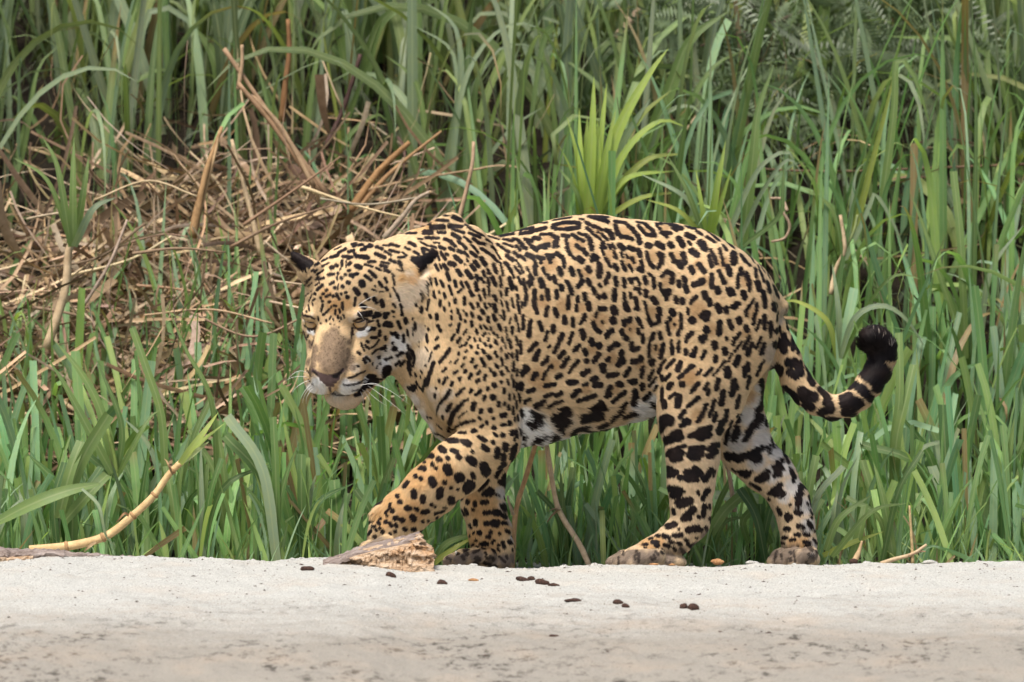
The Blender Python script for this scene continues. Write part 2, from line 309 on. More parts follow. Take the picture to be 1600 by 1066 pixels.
(760, 320, 8, """90 390 330 375 18;180 385 320 370 22;345 330 560 300 30;420 320 430 370 20;420 370 560 350 24;560 340 730 300 26;530 310 600 330 26;600 240 740 235 20;830 205 950 185 16;900 190 1040 170 22;1060 135 1170 135 20;820 290 870 310 22;840 260 950 235 24;950 230 1150 235 24;1160 250 1150 290 24;1130 295 1000 310 26;1000 315 870 310 16;1160 185 1210 195 10;1270 150 1500 160 24;1300 160 1500 210 26;1400 160 1510 220 26;1240 230 1340 280 22;1340 270 1440 320 18;1250 300 1310 340 22;1310 360 1420 435 14;1430 370 1505 440 14;1480 320 1570 370 22;1530 340 1570 420 28;1380 345 1395 350 10;210 445 300 450 14;330 430 400 450 16;400 460 470 540 26;440 520 490 550 22;210 495 320 530 15;370 525 420 570 18;480 440 570 460 20;510 470 550 510 20;590 420 660 430 24;680 380 800 370 16;800 375 880 420 24;880 420 850 520 30;840 500 890 520 22;670 530 770 510 30;690 530 740 540 26;570 530 630 570 26;130 500 280 600 16;200 550 280 590 16;50 520 110 570 16;110 590 170 680 14;250 640 320 700 22;70 640 120 700 20;340 600 400 650 20;420 640 480 690 16;510 630 580 660 32;590 690 630 770 18;600 770 615 870 24;640 660 700 670 26;670 680 680 720 22;760 640 830 640 28;780 650 800 720 24;880 610 950 670 24;950 650 970 780 18;950 680 970 730 22;700 790 730 860 16;910 800 930 870 30;760 880 790 930 20;840 900 860 960 26;670 940 700 1010 32;370 700 460 850 10;350 780 420 860 14;220 730 290 800 22;280 790 340 910 14;160 730 200 880 14;80 750 110 840 26;505 790 540 860 10;540 890 570 930 26;530 950 540 1020 18;400 910 430 990 16;460 930 500 1060 10;280 930 310 1050 28;160 900 175 1030 16;60 910 100 1000 24;10 930 20 1000 16;950 390 1020 400 24;990 440 1010 520 20;1000 540 1040 620 22;1040 620 1100 680 16;1070 380 1140 430 22;1150 365 1240 390 18;1240 390 1300 450 24;1290 450 1310 550 32;1180 440 1210 460 18;1120 510 1160 550 22;1210 570 1240 620 28;1150 670 1190 710 34;1330 650 1370 670 38;1310 700 1340 690 22;1400 740 1400 900 28;1410 740 1430 850 20;1260 790 1280 830 30;1050 800 1080 870 32;1150 830 1180 900 20;1150 1010 1190 960 32;1260 940 1290 1000 26;990 960 1060 1060 18;920 1010 940 1060 26;1400 990 1420 1020 16;1520 870 1520 900 28;1500 920 1480 980 24;1320 1040 1340 1064 20;740 1050 760 1064 16;240 1040 250 1064 14;370 1030 380 1064 14;1450 480 1440 540 28;1450 490 1480 540 20;1440 570 1460 630 14;1490 670 1545 770 18;1515 500 1540 550 12;5 600 20 620 16;5 810 30 850 18"""),
(900, 320, 8, """480 145 700 180 16;560 150 690 170 20;730 170 1000 185 12;800 180 960 185 16;480 215 600 230 22;480 260 510 340 24;500 340 560 410 26;560 400 690 430 22;620 400 700 440 20;610 240 700 310 22;700 310 770 400 26;770 400 790 480 32;750 220 850 240 16;860 250 950 330 24;950 340 980 390 26;880 380 970 390 22;770 270 870 380 20;990 240 1060 250 16;1000 270 1040 310 18;1050 230 1180 250 20;1180 250 1300 300 36;1210 300 1250 325 26;1060 355 1170 360 24;1090 370 1130 400 26;1370 275 1500 295 20;1400 290 1480 310 16;1500 340 1570 385 14;1380 380 1460 420 34;1400 470 1425 500 16;890 510 920 520 38;1010 490 1080 530 36;1170 490 1190 520 32;1280 430 1330 510 36;1540 480 1590 550 34;1440 580 1510 630 38;880 600 900 700 22;910 720 960 780 24;1030 620 1070 640 32;1060 650 1060 720 32;1020 790 1060 720 24;1180 620 1220 710 26;1330 620 1360 720 32;1280 730 1310 770 38;540 510 590 550 34;560 600 570 650 16;660 540 710 560 30;770 570 800 640 30;620 630 640 660 14;690 670 720 720 20;570 710 575 740 16;580 760 610 820 22;650 750 700 830 14;480 760 510 810 28;810 710 820 770 24;780 800 820 820 32;470 600 500 670 20;430 510 440 540 12;450 500 480 550 16;480 920 500 1000 26;590 930 600 1010 22;650 930 720 930 18;680 950 690 970 22;750 920 790 990 16;850 910 870 970 26;900 860 970 920 14;960 930 970 1030 20;1040 990 1050 1040 18;1060 890 1130 830 24;1130 840 1200 870 28;1200 880 1190 970 30;1280 960 1280 1010 28;1340 910 1360 950 28;1360 1010 1380 1050 26;1430 790 1460 850 30;1530 750 1590 830 28;1490 990 1580 950 30;730 1040 780 1060 16;1130 1060 1160 1064 14;360 680 420 770 18;280 1000 300 1020 12"""),
(1050, 320, 8, """300 335 370 380 14;370 295 440 350 12;440 340 570 450 16;500 380 570 440 14;430 410 520 470 22;350 460 400 500 28;390 540 420 560 34;640 440 760 550 16;690 470 750 530 18;760 490 850 545 8;630 510 670 570 18;240 580 310 630 38;480 570 520 650 18;530 660 550 740 20;460 650 490 770 24;590 560 620 660 18;620 670 640 760 16;760 620 765 720 44;850 630 900 700 24;900 700 965 760 16;890 580 960 650 12;960 640 1010 720 14;690 780 720 870 34;580 830 620 900 22;610 900 650 970 26;220 790 260 850 26;330 750 400 840 30;490 880 490 1030 26;820 870 815 1040 18;850 800 870 870 26;920 860 950 960 28;950 980 960 1050 22;1030 800 1040 900 20;1060 760 1110 880 18;1110 880 1140 960 12;1050 980 1080 1050 32;1180 960 1200 1050 24;1060 700 1140 840 10;1170 820 1200 910 10;1220 850 1270 930 10;1250 1010 1290 1060 20;540 1040 570 1060 24;680 1050 740 1064 16;280 990 380 940 28"""),
(780, 440, 8, """360 10 400 30 28;440 110 440 230 26;430 240 440 310 26;450 330 470 390 22;300 20 340 180 14;330 180 325 270 16;530 10 530 60 28;525 180 530 220 16;600 110 610 220 26;780 60 785 90 24;715 120 715 200 24;850 10 880 80 22;890 90 900 150 24;860 190 855 330 24;690 5 700 10 20;980 60 1020 20 28;1110 10 1120 40 24;1170 90 1185 140 26;975 190 975 240 20;1060 160 1070 220 28;1230 180 1240 200 24;1300 170 1310 190 32;1240 30 1260 60 14;1320 5 1330 15 24;960 300 960 360 18;1110 280 1120 340 34;600 320 580 420 24;690 340 720 430 24;500 510 530 600 24;385 490 370 680 22;810 450 815 510 30;915 460 915 550 20;1060 420 1050 470 28;1010 520 1040 480 18;670 560 670 620 30;600 630 570 730 20;780 660 760 720 28;740 760 680 880 20;910 640 870 770 20;1030 620 1050 700 34;1210 390 1200 440 18;1250 340 1310 340 30;1280 500 1282 510 14;1420 340 1440 380 44;1410 470 1420 500 40;1170 510 1190 570 26;1200 590 1250 630 26;1340 660 1400 610 34;1330 690 1340 680 24;1140 730 1160 780 34;1240 790 1245 810 38;1060 860 1080 900 28;930 860 990 800 26;960 850 970 830 26;380 860 460 770 22;430 970 490 860 24;610 820 630 800 14;750 940 800 880 28;540 1030 600 950 22;790 1050 860 950 24;930 1050 980 990 20;1080 990 1085 995 28;1180 990 1240 910 30;1350 970 1360 965 32;1290 1050 1300 1040 28;1370 840 1420 800 30;1450 780 1480 790 30;1440 110 1430 220 30;1450 10 1460 30 28;1520 880 1525 920 32;1520 970 1530 980 40;1490 1020 1500 1010 24;640 1050 650 1060 18;310 1050 330 1064 16"""),
(940, 440, 8, """280 10 285 60 22;275 150 275 220 18;290 270 310 340 34;310 320 330 360 24;355 150 360 200 18;410 90 470 100 18;460 90 470 150 18;420 210 440 330 26;410 340 450 340 20;455 10 465 40 16;545 5 550 20 24;650 10 650 80 20;725 30 735 90 18;750 120 850 110 20;780 150 830 150 34;800 200 805 220 20;545 120 555 180 26;630 210 670 260 34;530 250 550 340 14;550 340 580 460 12;580 470 620 540 26;620 530 680 520 20;710 340 720 400 32;700 420 710 490 28;955 20 960 60 20;1040 60 1060 120 32;860 10 880 15 22;1150 40 1260 10 34;920 200 930 250 28;1000 230 1010 260 32;1120 240 1180 195 24;1110 260 1110 270 18;1280 150 1290 190 36;1340 230 1350 290 28;1360 20 1370 70 24;1440 90 1450 130 34;1520 10 1540 15 24;1590 120 1600 150 36;1070 340 1075 400 16;1250 430 1330 400 34;1290 400 1300 460 44;1120 480 1130 490 44;870 370 890 400 38;840 450 850 470 20;980 410 985 480 20;810 510 820 580 22;830 600 845 660 18;990 530 990 580 20;960 620 955 660 24;900 530 902 535 12;270 500 280 540 26;290 490 350 480 28;350 460 350 500 24;440 460 470 520 24;480 540 500 570 16;450 600 455 640 24;240 610 250 650 28;290 700 310 710 30;345 595 347 598 12;510 670 510 750 24;370 770 370 840 24;390 850 450 830 28;640 650 620 700 26;600 720 590 780 16;590 790 585 930 20;715 640 735 710 22;760 780 760 830 24;750 860 735 940 30;665 800 668 840 14;865 730 870 790 14;875 820 880 890 24;960 740 960 800 14;955 820 960 870 22;1120 640 1070 690 24;1060 700 1050 750 16;1130 630 1140 640 14;1300 590 1310 620 38;1240 710 1280 700 38;1250 740 1260 740 28;1470 510 1460 650 34;1580 490 1600 560 22;1440 300 1470 370 34;1460 330 1490 340 20;1550 330 1555 370 28;1050 860 1050 900 24;1170 830 1140 920 24;1120 920 1150 930 24;1290 870 1250 960 20;1400 770 1410 820 36;1555 700 1560 720 14;1530 850 1540 890 34;1420 940 1410 990 28;1490 1040 1530 990 14;380 1000 400 990 32;480 950 485 980 32;610 1000 640 990 32;790 980 740 1040 16;900 980 830 1050 18;980 1010 950 1060 26;240 880 240 910 34;230 990 250 1000 40;1100 1055 1150 1060 18"""),
(1080, 440, 8, """480 110 510 140 40;450 100 530 150 22;570 10 585 70 20;720 10 720 110 22;640 140 660 200 34;820 10 840 100 32;890 130 900 200 26;910 220 910 310 28;950 10 970 130 22;1020 60 1060 160 26;1070 150 1080 200 10;1020 280 1030 340 36;1050 260 1060 300 16;770 220 730 290 16;720 300 690 350 22;680 360 680 420 20;810 280 805 380 22;790 400 770 530 16;510 310 560 270 28;540 330 590 280 22;590 470 600 500 38;470 490 500 580 24;680 570 690 600 34;850 480 810 600 18;910 430 910 580 26;980 520 980 600 30;990 600 980 690 14;600 640 570 700 18;540 710 520 780 22;720 690 650 830 22;620 750 540 870 12;750 780 700 900 32;860 700 810 830 18;900 780 870 890 28;500 900 460 990 8;580 950 550 1020 40;700 1030 680 1060 30;900 990 860 1050 14;1070 380 1060 480 14;1060 590 1100 610 20;1180 480 1200 590 14"""),
(790, 560, 8, """200 170 270 130 32;240 120 260 110 30;330 250 370 190 24;350 10 380 10 22;460 60 510 20 26;460 250 500 160 16;500 160 570 80 14;640 230 680 210 30;700 100 750 20 24;790 170 840 90 18;850 80 890 30 20;950 190 1030 150 28;970 200 1010 160 30;1005 30 1006 35 28;1110 30 1130 10 24;1270 10 1280 20 24;1200 90 1220 150 36;1400 70 1460 30 36;1280 210 1380 200 28;1270 220 1390 190 24;1070 260 1130 250 26;1100 240 1110 280 26;1110 330 1180 330 34;970 325 1010 315 20;780 290 880 295 28;800 310 860 300 26;490 340 610 320 24;150 350 190 320 30;280 410 340 385 28;490 470 580 440 22;630 460 690 430 26;840 460 890 410 34;890 410 920 400 24;900 530 990 500 22;990 500 1110 460 26;1260 450 1300 360 32;1260 470 1300 450 28;1400 310 1440 330 34;1340 540 1400 480 24;1400 480 1480 420 26;230 535 300 505 16;370 590 440 560 30;440 540 480 530 20;530 600 600 560 18;600 560 700 530 18;190 650 200 700 20;330 690 390 710 46;290 800 350 760 40;310 840 330 830 36;580 730 750 650 56;600 770 740 770 50;640 840 700 800 50;640 900 660 880 30;580 700 620 690 20;950 740 1180 580 46;960 720 1150 700 56;1180 560 1210 600 40;920 770 1000 740 20;1290 750 1400 660 26;1400 660 1500 550 18;1450 710 1560 670 32;1130 830 1220 800 38;1150 870 1280 870 30;760 940 850 870 34;850 860 1000 830 26;900 860 1060 890 26;1380 890 1500 800 24;1500 790 1510 820 20;330 1030 420 930 26;290 1060 340 1010 26;470 1040 530 920 36;500 960 560 960 24;520 1010 560 1000 22;190 920 200 980 22;160 880 170 900 12;600 1050 620 1060 14"""),
(960, 560, 8, """215 290 250 290 34;180 280 260 270 24;160 160 130 210 26;180 120 150 190 22;350 110 330 220 26;470 30 465 60 36;250 20 340 20 20;230 40 270 40 26;620 30 580 80 18;570 120 555 170 22;740 30 650 110 18;480 150 430 230 18;430 260 440 240 16;520 240 430 340 14;340 330 340 370 30;250 410 230 560 34;270 420 280 480 24;430 430 360 510 20;530 340 490 390 14;820 60 790 140 34;970 100 890 160 24;850 200 810 240 24;690 200 640 260 20;590 220 600 260 22;700 320 680 360 30;840 320 850 320 36;730 310 700 350 18;1080 150 1030 200 16;1210 130 1130 210 22;1380 40 1230 210 12;1260 10 1250 30 28;1400 140 1410 210 46;1530 60 1510 90 24;1040 310 970 400 26;950 410 945 430 10;1160 310 1120 380 18;1170 390 1165 440 22;1290 270 1270 380 28;1350 420 1330 560 36;1490 280 1460 450 36;1500 330 1510 360 34;1550 470 1520 610 24;600 370 600 520 20;620 540 630 600 32;690 490 760 440 20;800 480 790 580 42;770 600 800 590 20;1040 490 960 560 26;960 560 910 600 20;870 660 820 730 28;870 790 920 790 36;830 840 860 830 24;900 760 930 800 20;1140 580 1080 720 26;1080 720 1040 780 26;1240 520 1210 640 20;1210 640 1180 720 22;1260 690 1235 770 28;1400 650 1380 770 26;1360 780 1290 900 36;1320 800 1330 900 34;1290 920 1310 930 30;650 740 700 770 50;590 780 600 860 26;690 800 710 800 34;650 820 600 740 30;940 970 1080 920 30;1080 920 1170 880 40;1060 970 1160 960 40;1060 990 1100 990 34;680 1010 790 960 54;660 1030 830 980 40;1460 780 1420 900 16;1420 900 1390 1050 24;1500 900 1470 1010 28;1540 700 1500 880 10;450 580 460 610 20;420 540 440 580 12"""),
(540, 680, 8, """1230 70 1300 60 12;1300 70 1380 70 34;1460 80 1500 80 24;1490 90 1540 110 36;1190 170 1240 200 28;1190 160 1200 200 20;1330 190 1390 210 26;1400 270 1430 285 24;1270 280 1285 290 22;1160 300 1185 310 26;1050 260 1090 260 28;1030 260 1060 270 22;990 335 995 340 16;880 380 905 370 12;960 410 990 420 30;940 420 1000 410 22;1085 360 1095 370 22;1130 415 1135 418 20;880 510 885 515 24;945 540 950 545 22;1270 410 1280 440 52;1260 390 1300 460 40;1540 300 1600 350 36;1420 520 1425 530 60;1080 560 1100 600 46;1100 610 1100 620 36;1240 585 1245 590 24;1530 640 1550 620 70;1500 670 1520 690 40;1180 690 1180 750 40;1200 670 1160 770 30;1320 655 1322 660 18;1405 670 1407 675 14;780 590 740 640 24;640 640 660 630 16;860 710 860 760 38;970 770 970 820 34;650 760 655 765 24;1320 800 1330 820 46;1400 820 1460 795 16;680 835 690 840 26;780 910 785 912 36;760 910 810 910 26;880 910 900 925 22;970 960 1030 945 26;1075 865 1080 868 20;1120 890 1122 892 12;430 850 460 825 14;390 870 440 840 14;565 860 560 910 14;540 930 500 970 10;590 945 592 950 26;520 1000 522 1002 16;440 1035 442 1036 18;630 1030 632 1034 28;710 1050 715 1055 26;840 1020 850 1040 38;1120 975 1160 960 14;1190 950 1230 940 14;350 1055 360 1055 20;1140 1025 1150 1020 12;1220 890 1260 905 8"""),
(640, 680, 8, """880 30 940 60 24;920 150 970 180 30;1040 85 1045 95 20;1100 190 1085 260 32;1195 130 1195 170 34;1165 250 1165 290 32;1300 170 1270 270 38;1290 280 1250 370 16;780 205 782 210 16;740 290 790 310 34;780 340 800 350 36;920 380 960 450 56;930 460 960 480 40;780 480 800 520 24;970 570 900 660 26;900 660 870 690 14;1170 360 1110 440 36;1110 440 1080 520 20;1320 110 1320 140 14;1180 500 1160 600 30;1130 580 1180 610 34;960 720 1000 690 44;1000 730 1020 700 36;920 740 960 740 20;1070 740 1110 750 10;910 840 960 835 28;820 840 820 870 22;730 820 730 840 22;700 920 725 980 18;795 925 797 930 16;940 965 1000 965 28;1070 960 1100 970 44;1160 880 1180 910 38;1160 990 1190 1020 30;1160 770 1180 790 8;650 920 690 990 10"""),
(540, 780, 8, """440 240 442 238 18;310 280 360 260 18;345 340 370 340 20;420 290 425 310 20;500 280 520 285 20;560 300 580 330 20;635 315 640 335 20;620 235 640 235 26;700 255 720 260 28;740 365 750 375 26;850 370 860 370 28;955 405 960 410 34;965 270 967 272 18;1035 265 1037 268 12;1080 295 1090 290 24;1140 230 1150 225 14;465 400 467 410 22;390 380 395 390 16;560 430 562 432 18;620 400 625 405 20;370 470 380 460 18;290 440 320 400 18;430 360 440 365 12;1025 370 1027 372 14;265 360 267 362 10;200 430 220 430 8;520 200 522 202 16"""),
(680, 780, 8, """390 130 400 180 18;475 125 477 130 16;505 270 505 310 28;630 300 660 305 26;730 300 760 310 44;710 290 780 280 26;840 295 870 300 24;430 320 450 350 14;880 390 920 410 16;550 410 560 420 28;690 410 695 415 22;650 470 680 470 20;800 425 802 430 16;480 425 490 410 8;440 450 442 460 8;510 515 512 516 16;590 560 640 555 28;570 555 650 560 18;710 540 730 515 14;460 570 480 560 12;790 570 795 572 16;840 540 860 600 20;920 530 930 545 22;950 460 970 500 14;980 560 985 590 10;960 620 960 640 10;720 630 750 670 18;780 620 800 640 12;590 620 620 620 14;520 590 540 590 12;480 670 550 640 12;370 650 400 690 22;520 740 540 750 30;500 800 520 810 24;350 730 360 740 22;280 690 290 690 18;640 720 660 740 14;690 720 720 740 16;630 670 640 690 10;620 790 630 800 20;680 810 690 830 20;800 720 870 780 12;890 710 895 740 12;400 620 410 640 14;150 720 160 740 14;190 750 200 760 14;740 830 760 840 16"""),
(1010, 660, 8, """340 150 400 130 50;260 200 400 190 46;250 230 300 230 24;200 230 220 290 24;530 170 660 100 24;650 100 790 60 30;640 160 760 150 50;560 160 640 170 24;290 350 480 290 20;290 390 430 380 44;340 450 410 440 46;550 330 700 320 36;530 400 680 390 40;570 440 640 440 36;820 290 890 280 34;790 330 850 360 44;770 420 810 410 36;270 570 370 620 36;290 650 340 640 40;420 690 640 660 34;500 620 640 600 36;600 580 660 640 44;500 720 640 720 20;740 700 800 600 36;800 580 810 600 24;700 700 720 720 24;850 600 830 670 12;300 830 420 850 46;340 910 400 900 44;420 860 470 860 16;400 1000 540 980 44;420 1040 500 1020 30;640 860 650 890 18;740 880 760 850 34;700 950 720 910 26;770 830 780 850 20;1000 150 990 240 22;1040 20 1010 150 24;240 540 270 600 20;720 1040 740 1060 24;270 1000 280 1060 10;220 20 200 90 30;240 10 300 10 30;430 30 500 10 24;560 1055 600 1060 14"""),
(930, 780, 8, """1050 40 1180 20 50;1040 80 1110 80 26;1130 220 1220 130 46;1100 240 1180 240 30;1360 80 1350 200 28;1290 210 1300 225 20;1420 60 1430 110 14;980 120 990 180 20;920 100 915 160 20;910 340 1000 310 34;900 340 940 350 22;860 310 850 330 12;1170 380 1270 360 44;1240 370 1310 380 34;1430 240 1440 270 24;1380 350 1390 380 20;980 450 1080 440 22;1000 460 1070 450 20;860 460 920 480 24;770 460 810 455 16;680 500 720 490 10;720 540 780 535 22;610 570 650 565 16;750 580 790 580 18;930 525 980 535 16;1030 540 1070 560 20;870 570 930 585 20;1130 505 1150 515 18;1160 560 1190 580 24;980 600 1000 630 16;1070 610 1090 635 16;1110 650 1130 680 22;830 630 850 645 14;760 660 790 690 12;820 660 845 685 12;1260 475 1275 480 12;1230 550 1250 560 14;1210 600 1220 605 14;735 700 750 735 14;700 730 715 755 14;520 660 530 690 16;495 710 505 750 12;550 690 545 780 14;620 610 640 610 10;1045 370 1047 372 14;300 720 295 810 8;360 660 350 700 10"""),
(1100, 570, 8, """500 30 500 130 30;540 20 550 60 26;560 150 530 280 22;690 40 650 120 22;710 200 720 400 34;720 400 680 540 36;660 560 620 760 44;690 640 680 700 36;600 750 540 860 50;540 850 490 930 36;770 530 750 760 12;440 620 410 720 22;390 830 360 920 36;420 780 430 850 20;820 920 840 1000 14;640 1040 740 1030 20"""),
(1100, 690, 8, """280 150 310 200 34;350 180 430 200 50;430 210 480 180 50;500 180 640 130 40;600 180 660 200 54;700 80 640 150 36;640 240 670 220 26;780 70 800 140 24;800 50 790 90 18;830 20 850 70 12;430 370 590 360 18;470 400 560 390 30;520 430 560 420 20;660 470 790 370 30;680 470 770 440 44;660 480 730 490 24;880 320 950 240 34;890 400 940 330 40;880 420 940 400 26;960 100 1010 200 22;1010 200 1040 250 16;1070 350 1120 440 26;1060 330 1080 400 18;1110 440 1110 500 14;580 520 690 570 16;640 550 700 590 20;820 640 960 610 26;870 600 950 540 34;900 650 990 650 36;940 520 950 600 20;1200 560 1200 650 36;1160 690 1190 740 34;1180 640 1170 780 34;1230 550 1260 590 14;1140 280 1160 360 12;930 840 960 900 22;920 830 930 850 16;1050 930 1070 940 40;1040 910 1050 970 30;1160 870 1190 880 40;1310 680 1330 800 22;1310 850 1340 900 12;1075 780 1080 790 14;810 710 820 720 14;350 330 400 380 8;1330 940 1335 945 16;1280 760 1290 770 16;880 20 890 60 8"""),
(1130, 780, 8, """1060 290 1090 330 26;940 330 990 340 28;1130 380 1140 390 14;780 370 820 370 26;1010 420 1050 440 24;900 440 950 445 20;760 480 790 480 22;850 505 890 500 18;740 540 760 545 18;1010 530 1070 545 22;1120 500 1150 540 16;1030 590 1070 600 20;1080 610 1110 640 16;930 580 932 582 10;1160 655 1162 658 10;670 660 650 750 12;840 670 850 680 18;840 740 850 760 16;890 650 900 780 8;1070 690 1090 710 12;1040 780 1060 800 14;835 60 840 65 14;730 690 735 750 6;1120 700 1125 720 8"""),
(1180, 500, 6.6625, """230 220 320 240 40;290 150 300 200 30;270 250 300 320 36;200 250 250 260 36;210 110 240 80 26;320 30 340 90 14;380 170 390 300 24;420 250 440 340 16;350 440 440 460 46;360 540 420 580 40;400 420 470 560 34;460 440 480 540 24;190 510 260 540 40;230 480 260 500 34;520 480 600 670 22;560 600 590 660 30;310 710 420 800 40;360 780 430 840 34;480 730 560 780 44;510 790 600 800 56;520 880 580 900 40;660 720 760 820 30;740 850 780 920 44;690 950 780 940 36;660 960 700 980 20;670 1020 860 1030 22;900 820 980 800 36;920 880 1040 860 50;920 960 1000 960 36;1030 900 1080 860 34;1040 690 1130 780 36;1110 720 1170 800 34;980 730 1060 680 20;1160 830 1180 830 20;1130 560 1260 500 60;1170 600 1330 560 64;1220 650 1310 620 50;1230 720 1280 700 34;1170 500 1300 490 50;1350 530 1370 570 24;1200 220 1380 220 110;1280 300 1400 300 90;1250 380 1420 360 70;1320 180 1350 200 90;1160 250 1170 260 60"""),
(0, 0, 1, """458 396 486 412 4.5;462 402 482 416 5;470 411 476 422 4.5;466 404 470 412 4"""),
]
# rims of the eyes, brown-black
LINES = [(440, 490, 8, """900 130 925 180 20;925 185 1000 200 16;1000 195 1065 145 16;1060 115 1140 92 15;900 96 955 64 15;955 64 1030 58 15;1030 60 1085 86 15;880 190 885 260 20;862 240 868 310 12;285 26 350 40 17;350 32 415 70 14;310 90 350 145 17;350 155 420 185 15;425 180 422 240 12;420 300 380 400 12""")]
# soft colour patches: name, then "x y radius" in photo pixels
PATCHES = [
("white", 1.0, """832 668 26;818 690 24;846 680 22;866 690 16;822 648 12;1000 640 18;985 655 14;1015 625 12;960 672 9"""),
("cream", 0.9, """600 575 12;612 566 12;586 560 9;596 550 8;640 610 12;652 632 16;668 660 16;684 682 12;690 640 14;700 615 10;676 615 12;880 660 22;910 668 18;940 668 18;1020 600 8;660 560 18;650 520 16;634 465 20;650 445 18;640 430 8;664 425 7;455 420 9;465 440 9;606 560 18;620 545 16;628 530 14;600 585 12;585 570 12;555 575 8"""),
("greywhite", 1.0, """1184 606 7;1180 628 12;1168 650 16;1185 660 16;1150 690 18;1190 690 20;1210 705 16;1180 720 14;1205 740 14;1225 730 14;1240 760 16;1225 775 10;1255 790 14;1262 820 12;1268 850 9;1270 870 8;782 770 10;786 790 10;790 755 8;794 815 6;798 840 4"""),
("white", 0.6, """612 552 16;600 572 13;628 540 12;588 566 8;572 562 6;672 668 12;684 684 8;660 645 10;648 622 8;885 684 10;905 676 8;935 672 8;965 668 10;985 662 12"""),
("white", 0.95, """496 598 10;488 606 9;505 612 10;540 602 10;553 606 12;566 596 12;530 614 12;524 610 8;540 612 11;500 604 12;568 520 6;574 515 5;561 523 5;484 517 5;490 520 4;480 505 3;618 530 9;626 540 8;600 566 8"""),
("cream", 0.8, """533 632 14;548 631 13;518 629 10;565 623 10;558 495 6;568 496 6;548 500 5;488 492 3;476 500 4"""),
("orange", 0.75, """770 820 26;755 795 24;765 850 18;740 840 14;650 745 26;615 780 22;600 810 18;640 800 24;665 715 22;690 740 22;1020 850 12;1010 848 10;1030 845 10;1255 850 12;1240 848 10;650 425 8;640 436 7;628 436 6;525 480 14;510 460 10;540 475 10;660 350 22;1075 590 10;740 780 12"""),
("bridge", 0.82, """488 540 8;485 580 7;484 566 7;492 547 9;491 560 9;545 562 10;550 575 6;489 571 7;538 574 9;522 520 10;515 530 14;530 535 13;512 545 15;528 550 16;508 558 14;530 562 14;512 570 14;528 572 12;542 550 7;500 560 8;545 535 5"""),
("paw", 0.95, """1208 866 9;1222 862 12;1240 860 12;1260 862 10;1275 868 8;952 878 8;965 864 9;985 862 10;565 850 14;590 856 20;575 866 16;612 866 18;568 846 12;700 872 12;720 872 14;745 870 13;770 876 12;790 876 12;800 872 9;960 874 16;980 872 15;1000 872 15;1020 872 14;1045 872 12;1065 860 8;1215 872 16;1235 868 16;1255 872 14;1270 875 10;1100 835 8;1090 850 8"""),
("grey", 0.9, """1206 552 18;1202 572 14;1222 490 10;1216 502 7"""),
("fawn", 0.8, """879 354 8;857 374 9;900 384 14;858 413 13;934 364 8;975 365 12;1007 360 8;1037 356 9;1020 400 10;1055 402 9;985 408 12;952 398 9;915 425 8;1040 440 8;1090 415 8;1130 412 10;1165 440 10;1100 440 8;848 470 12;880 478 12;907 480 8;936 500 14;983 513 12;1017 488 10;1052 505 10;1090 485 14;1175 490 10;1110 515 10;1025 545 8;955 560 10;925 545 8;1000 570 8;850 600 12;865 570 10;915 608 8;960 608 8;1080 590 14;1165 520 8;840 590 16;1170 620 10;1090 650 12"""),
("nose", 0.0, """515 590 2"""),
]
NOSE = [(0, 0, 1, """489 579 500 586 3.6;499 586 512 590 4.6;512 590 528 586 4.6;528 586 536 578 3.2;503 592 527 591 4.6;508 597 523 597 4.2;512 602 520 602 3.4;515 606 516 608 2.2""")]
DARKN = [(440, 490, 8, """655 785 690 785 26;690 770 735 735 22;735 730 765 695 14;605 960 625 990 12;625 990 700 1018 12;700 1018 840 1015 11;560 1003 625 990 10;470 1022 560 1003 8;395 722 440 762 16""")]
# ------------------------------------------------------------------ the jaguar: an implicit body, meshed
# units here: photo pixels (1/700 m); x right, y away from the camera, z up with the ground at 0
GZ = 885.0
GH = 2.3
gx = np.arange(440, 1416, GH, dtype=np.float32)
gy = np.arange(-182, 136, GH, dtype=np.float32)
gz = np.arange(-14, 562, GH, dtype=np.float32)
FD = np.full((len(gx), len(gy), len(gz)), 60.0, dtype=np.float32)

def _box(lo, hi):
    s = []
    for g, a, b in zip((gx, gy, gz), lo, hi):
        i0 = int(np.searchsorted(g, a)); i1 = int(np.searchsorted(g, b))
        s.append(slice(max(0, i0), max(i0 + 1, i1)))
    return tuple(s)

def _grid(s):
    return gx[s[0]][:, None, None], gy[s[1]][None, :, None], gz[s[2]][None, None, :]

def blend(s, d, k):
    f = FD[s]
    if k <= 0:
        np.minimum(f, d, out=f); return
    h = np.maximum(k - np.abs(f - d), 0.0) / k
    f[...] = np.minimum(f, d) - h * h * k * 0.25

def carve(s, d, k):
    f = FD[s]
    h = np.maximum(k - np.abs(f + d), 0.0) / k
    f[...] = np.maximum(f, -d) + h * h * k * 0.25

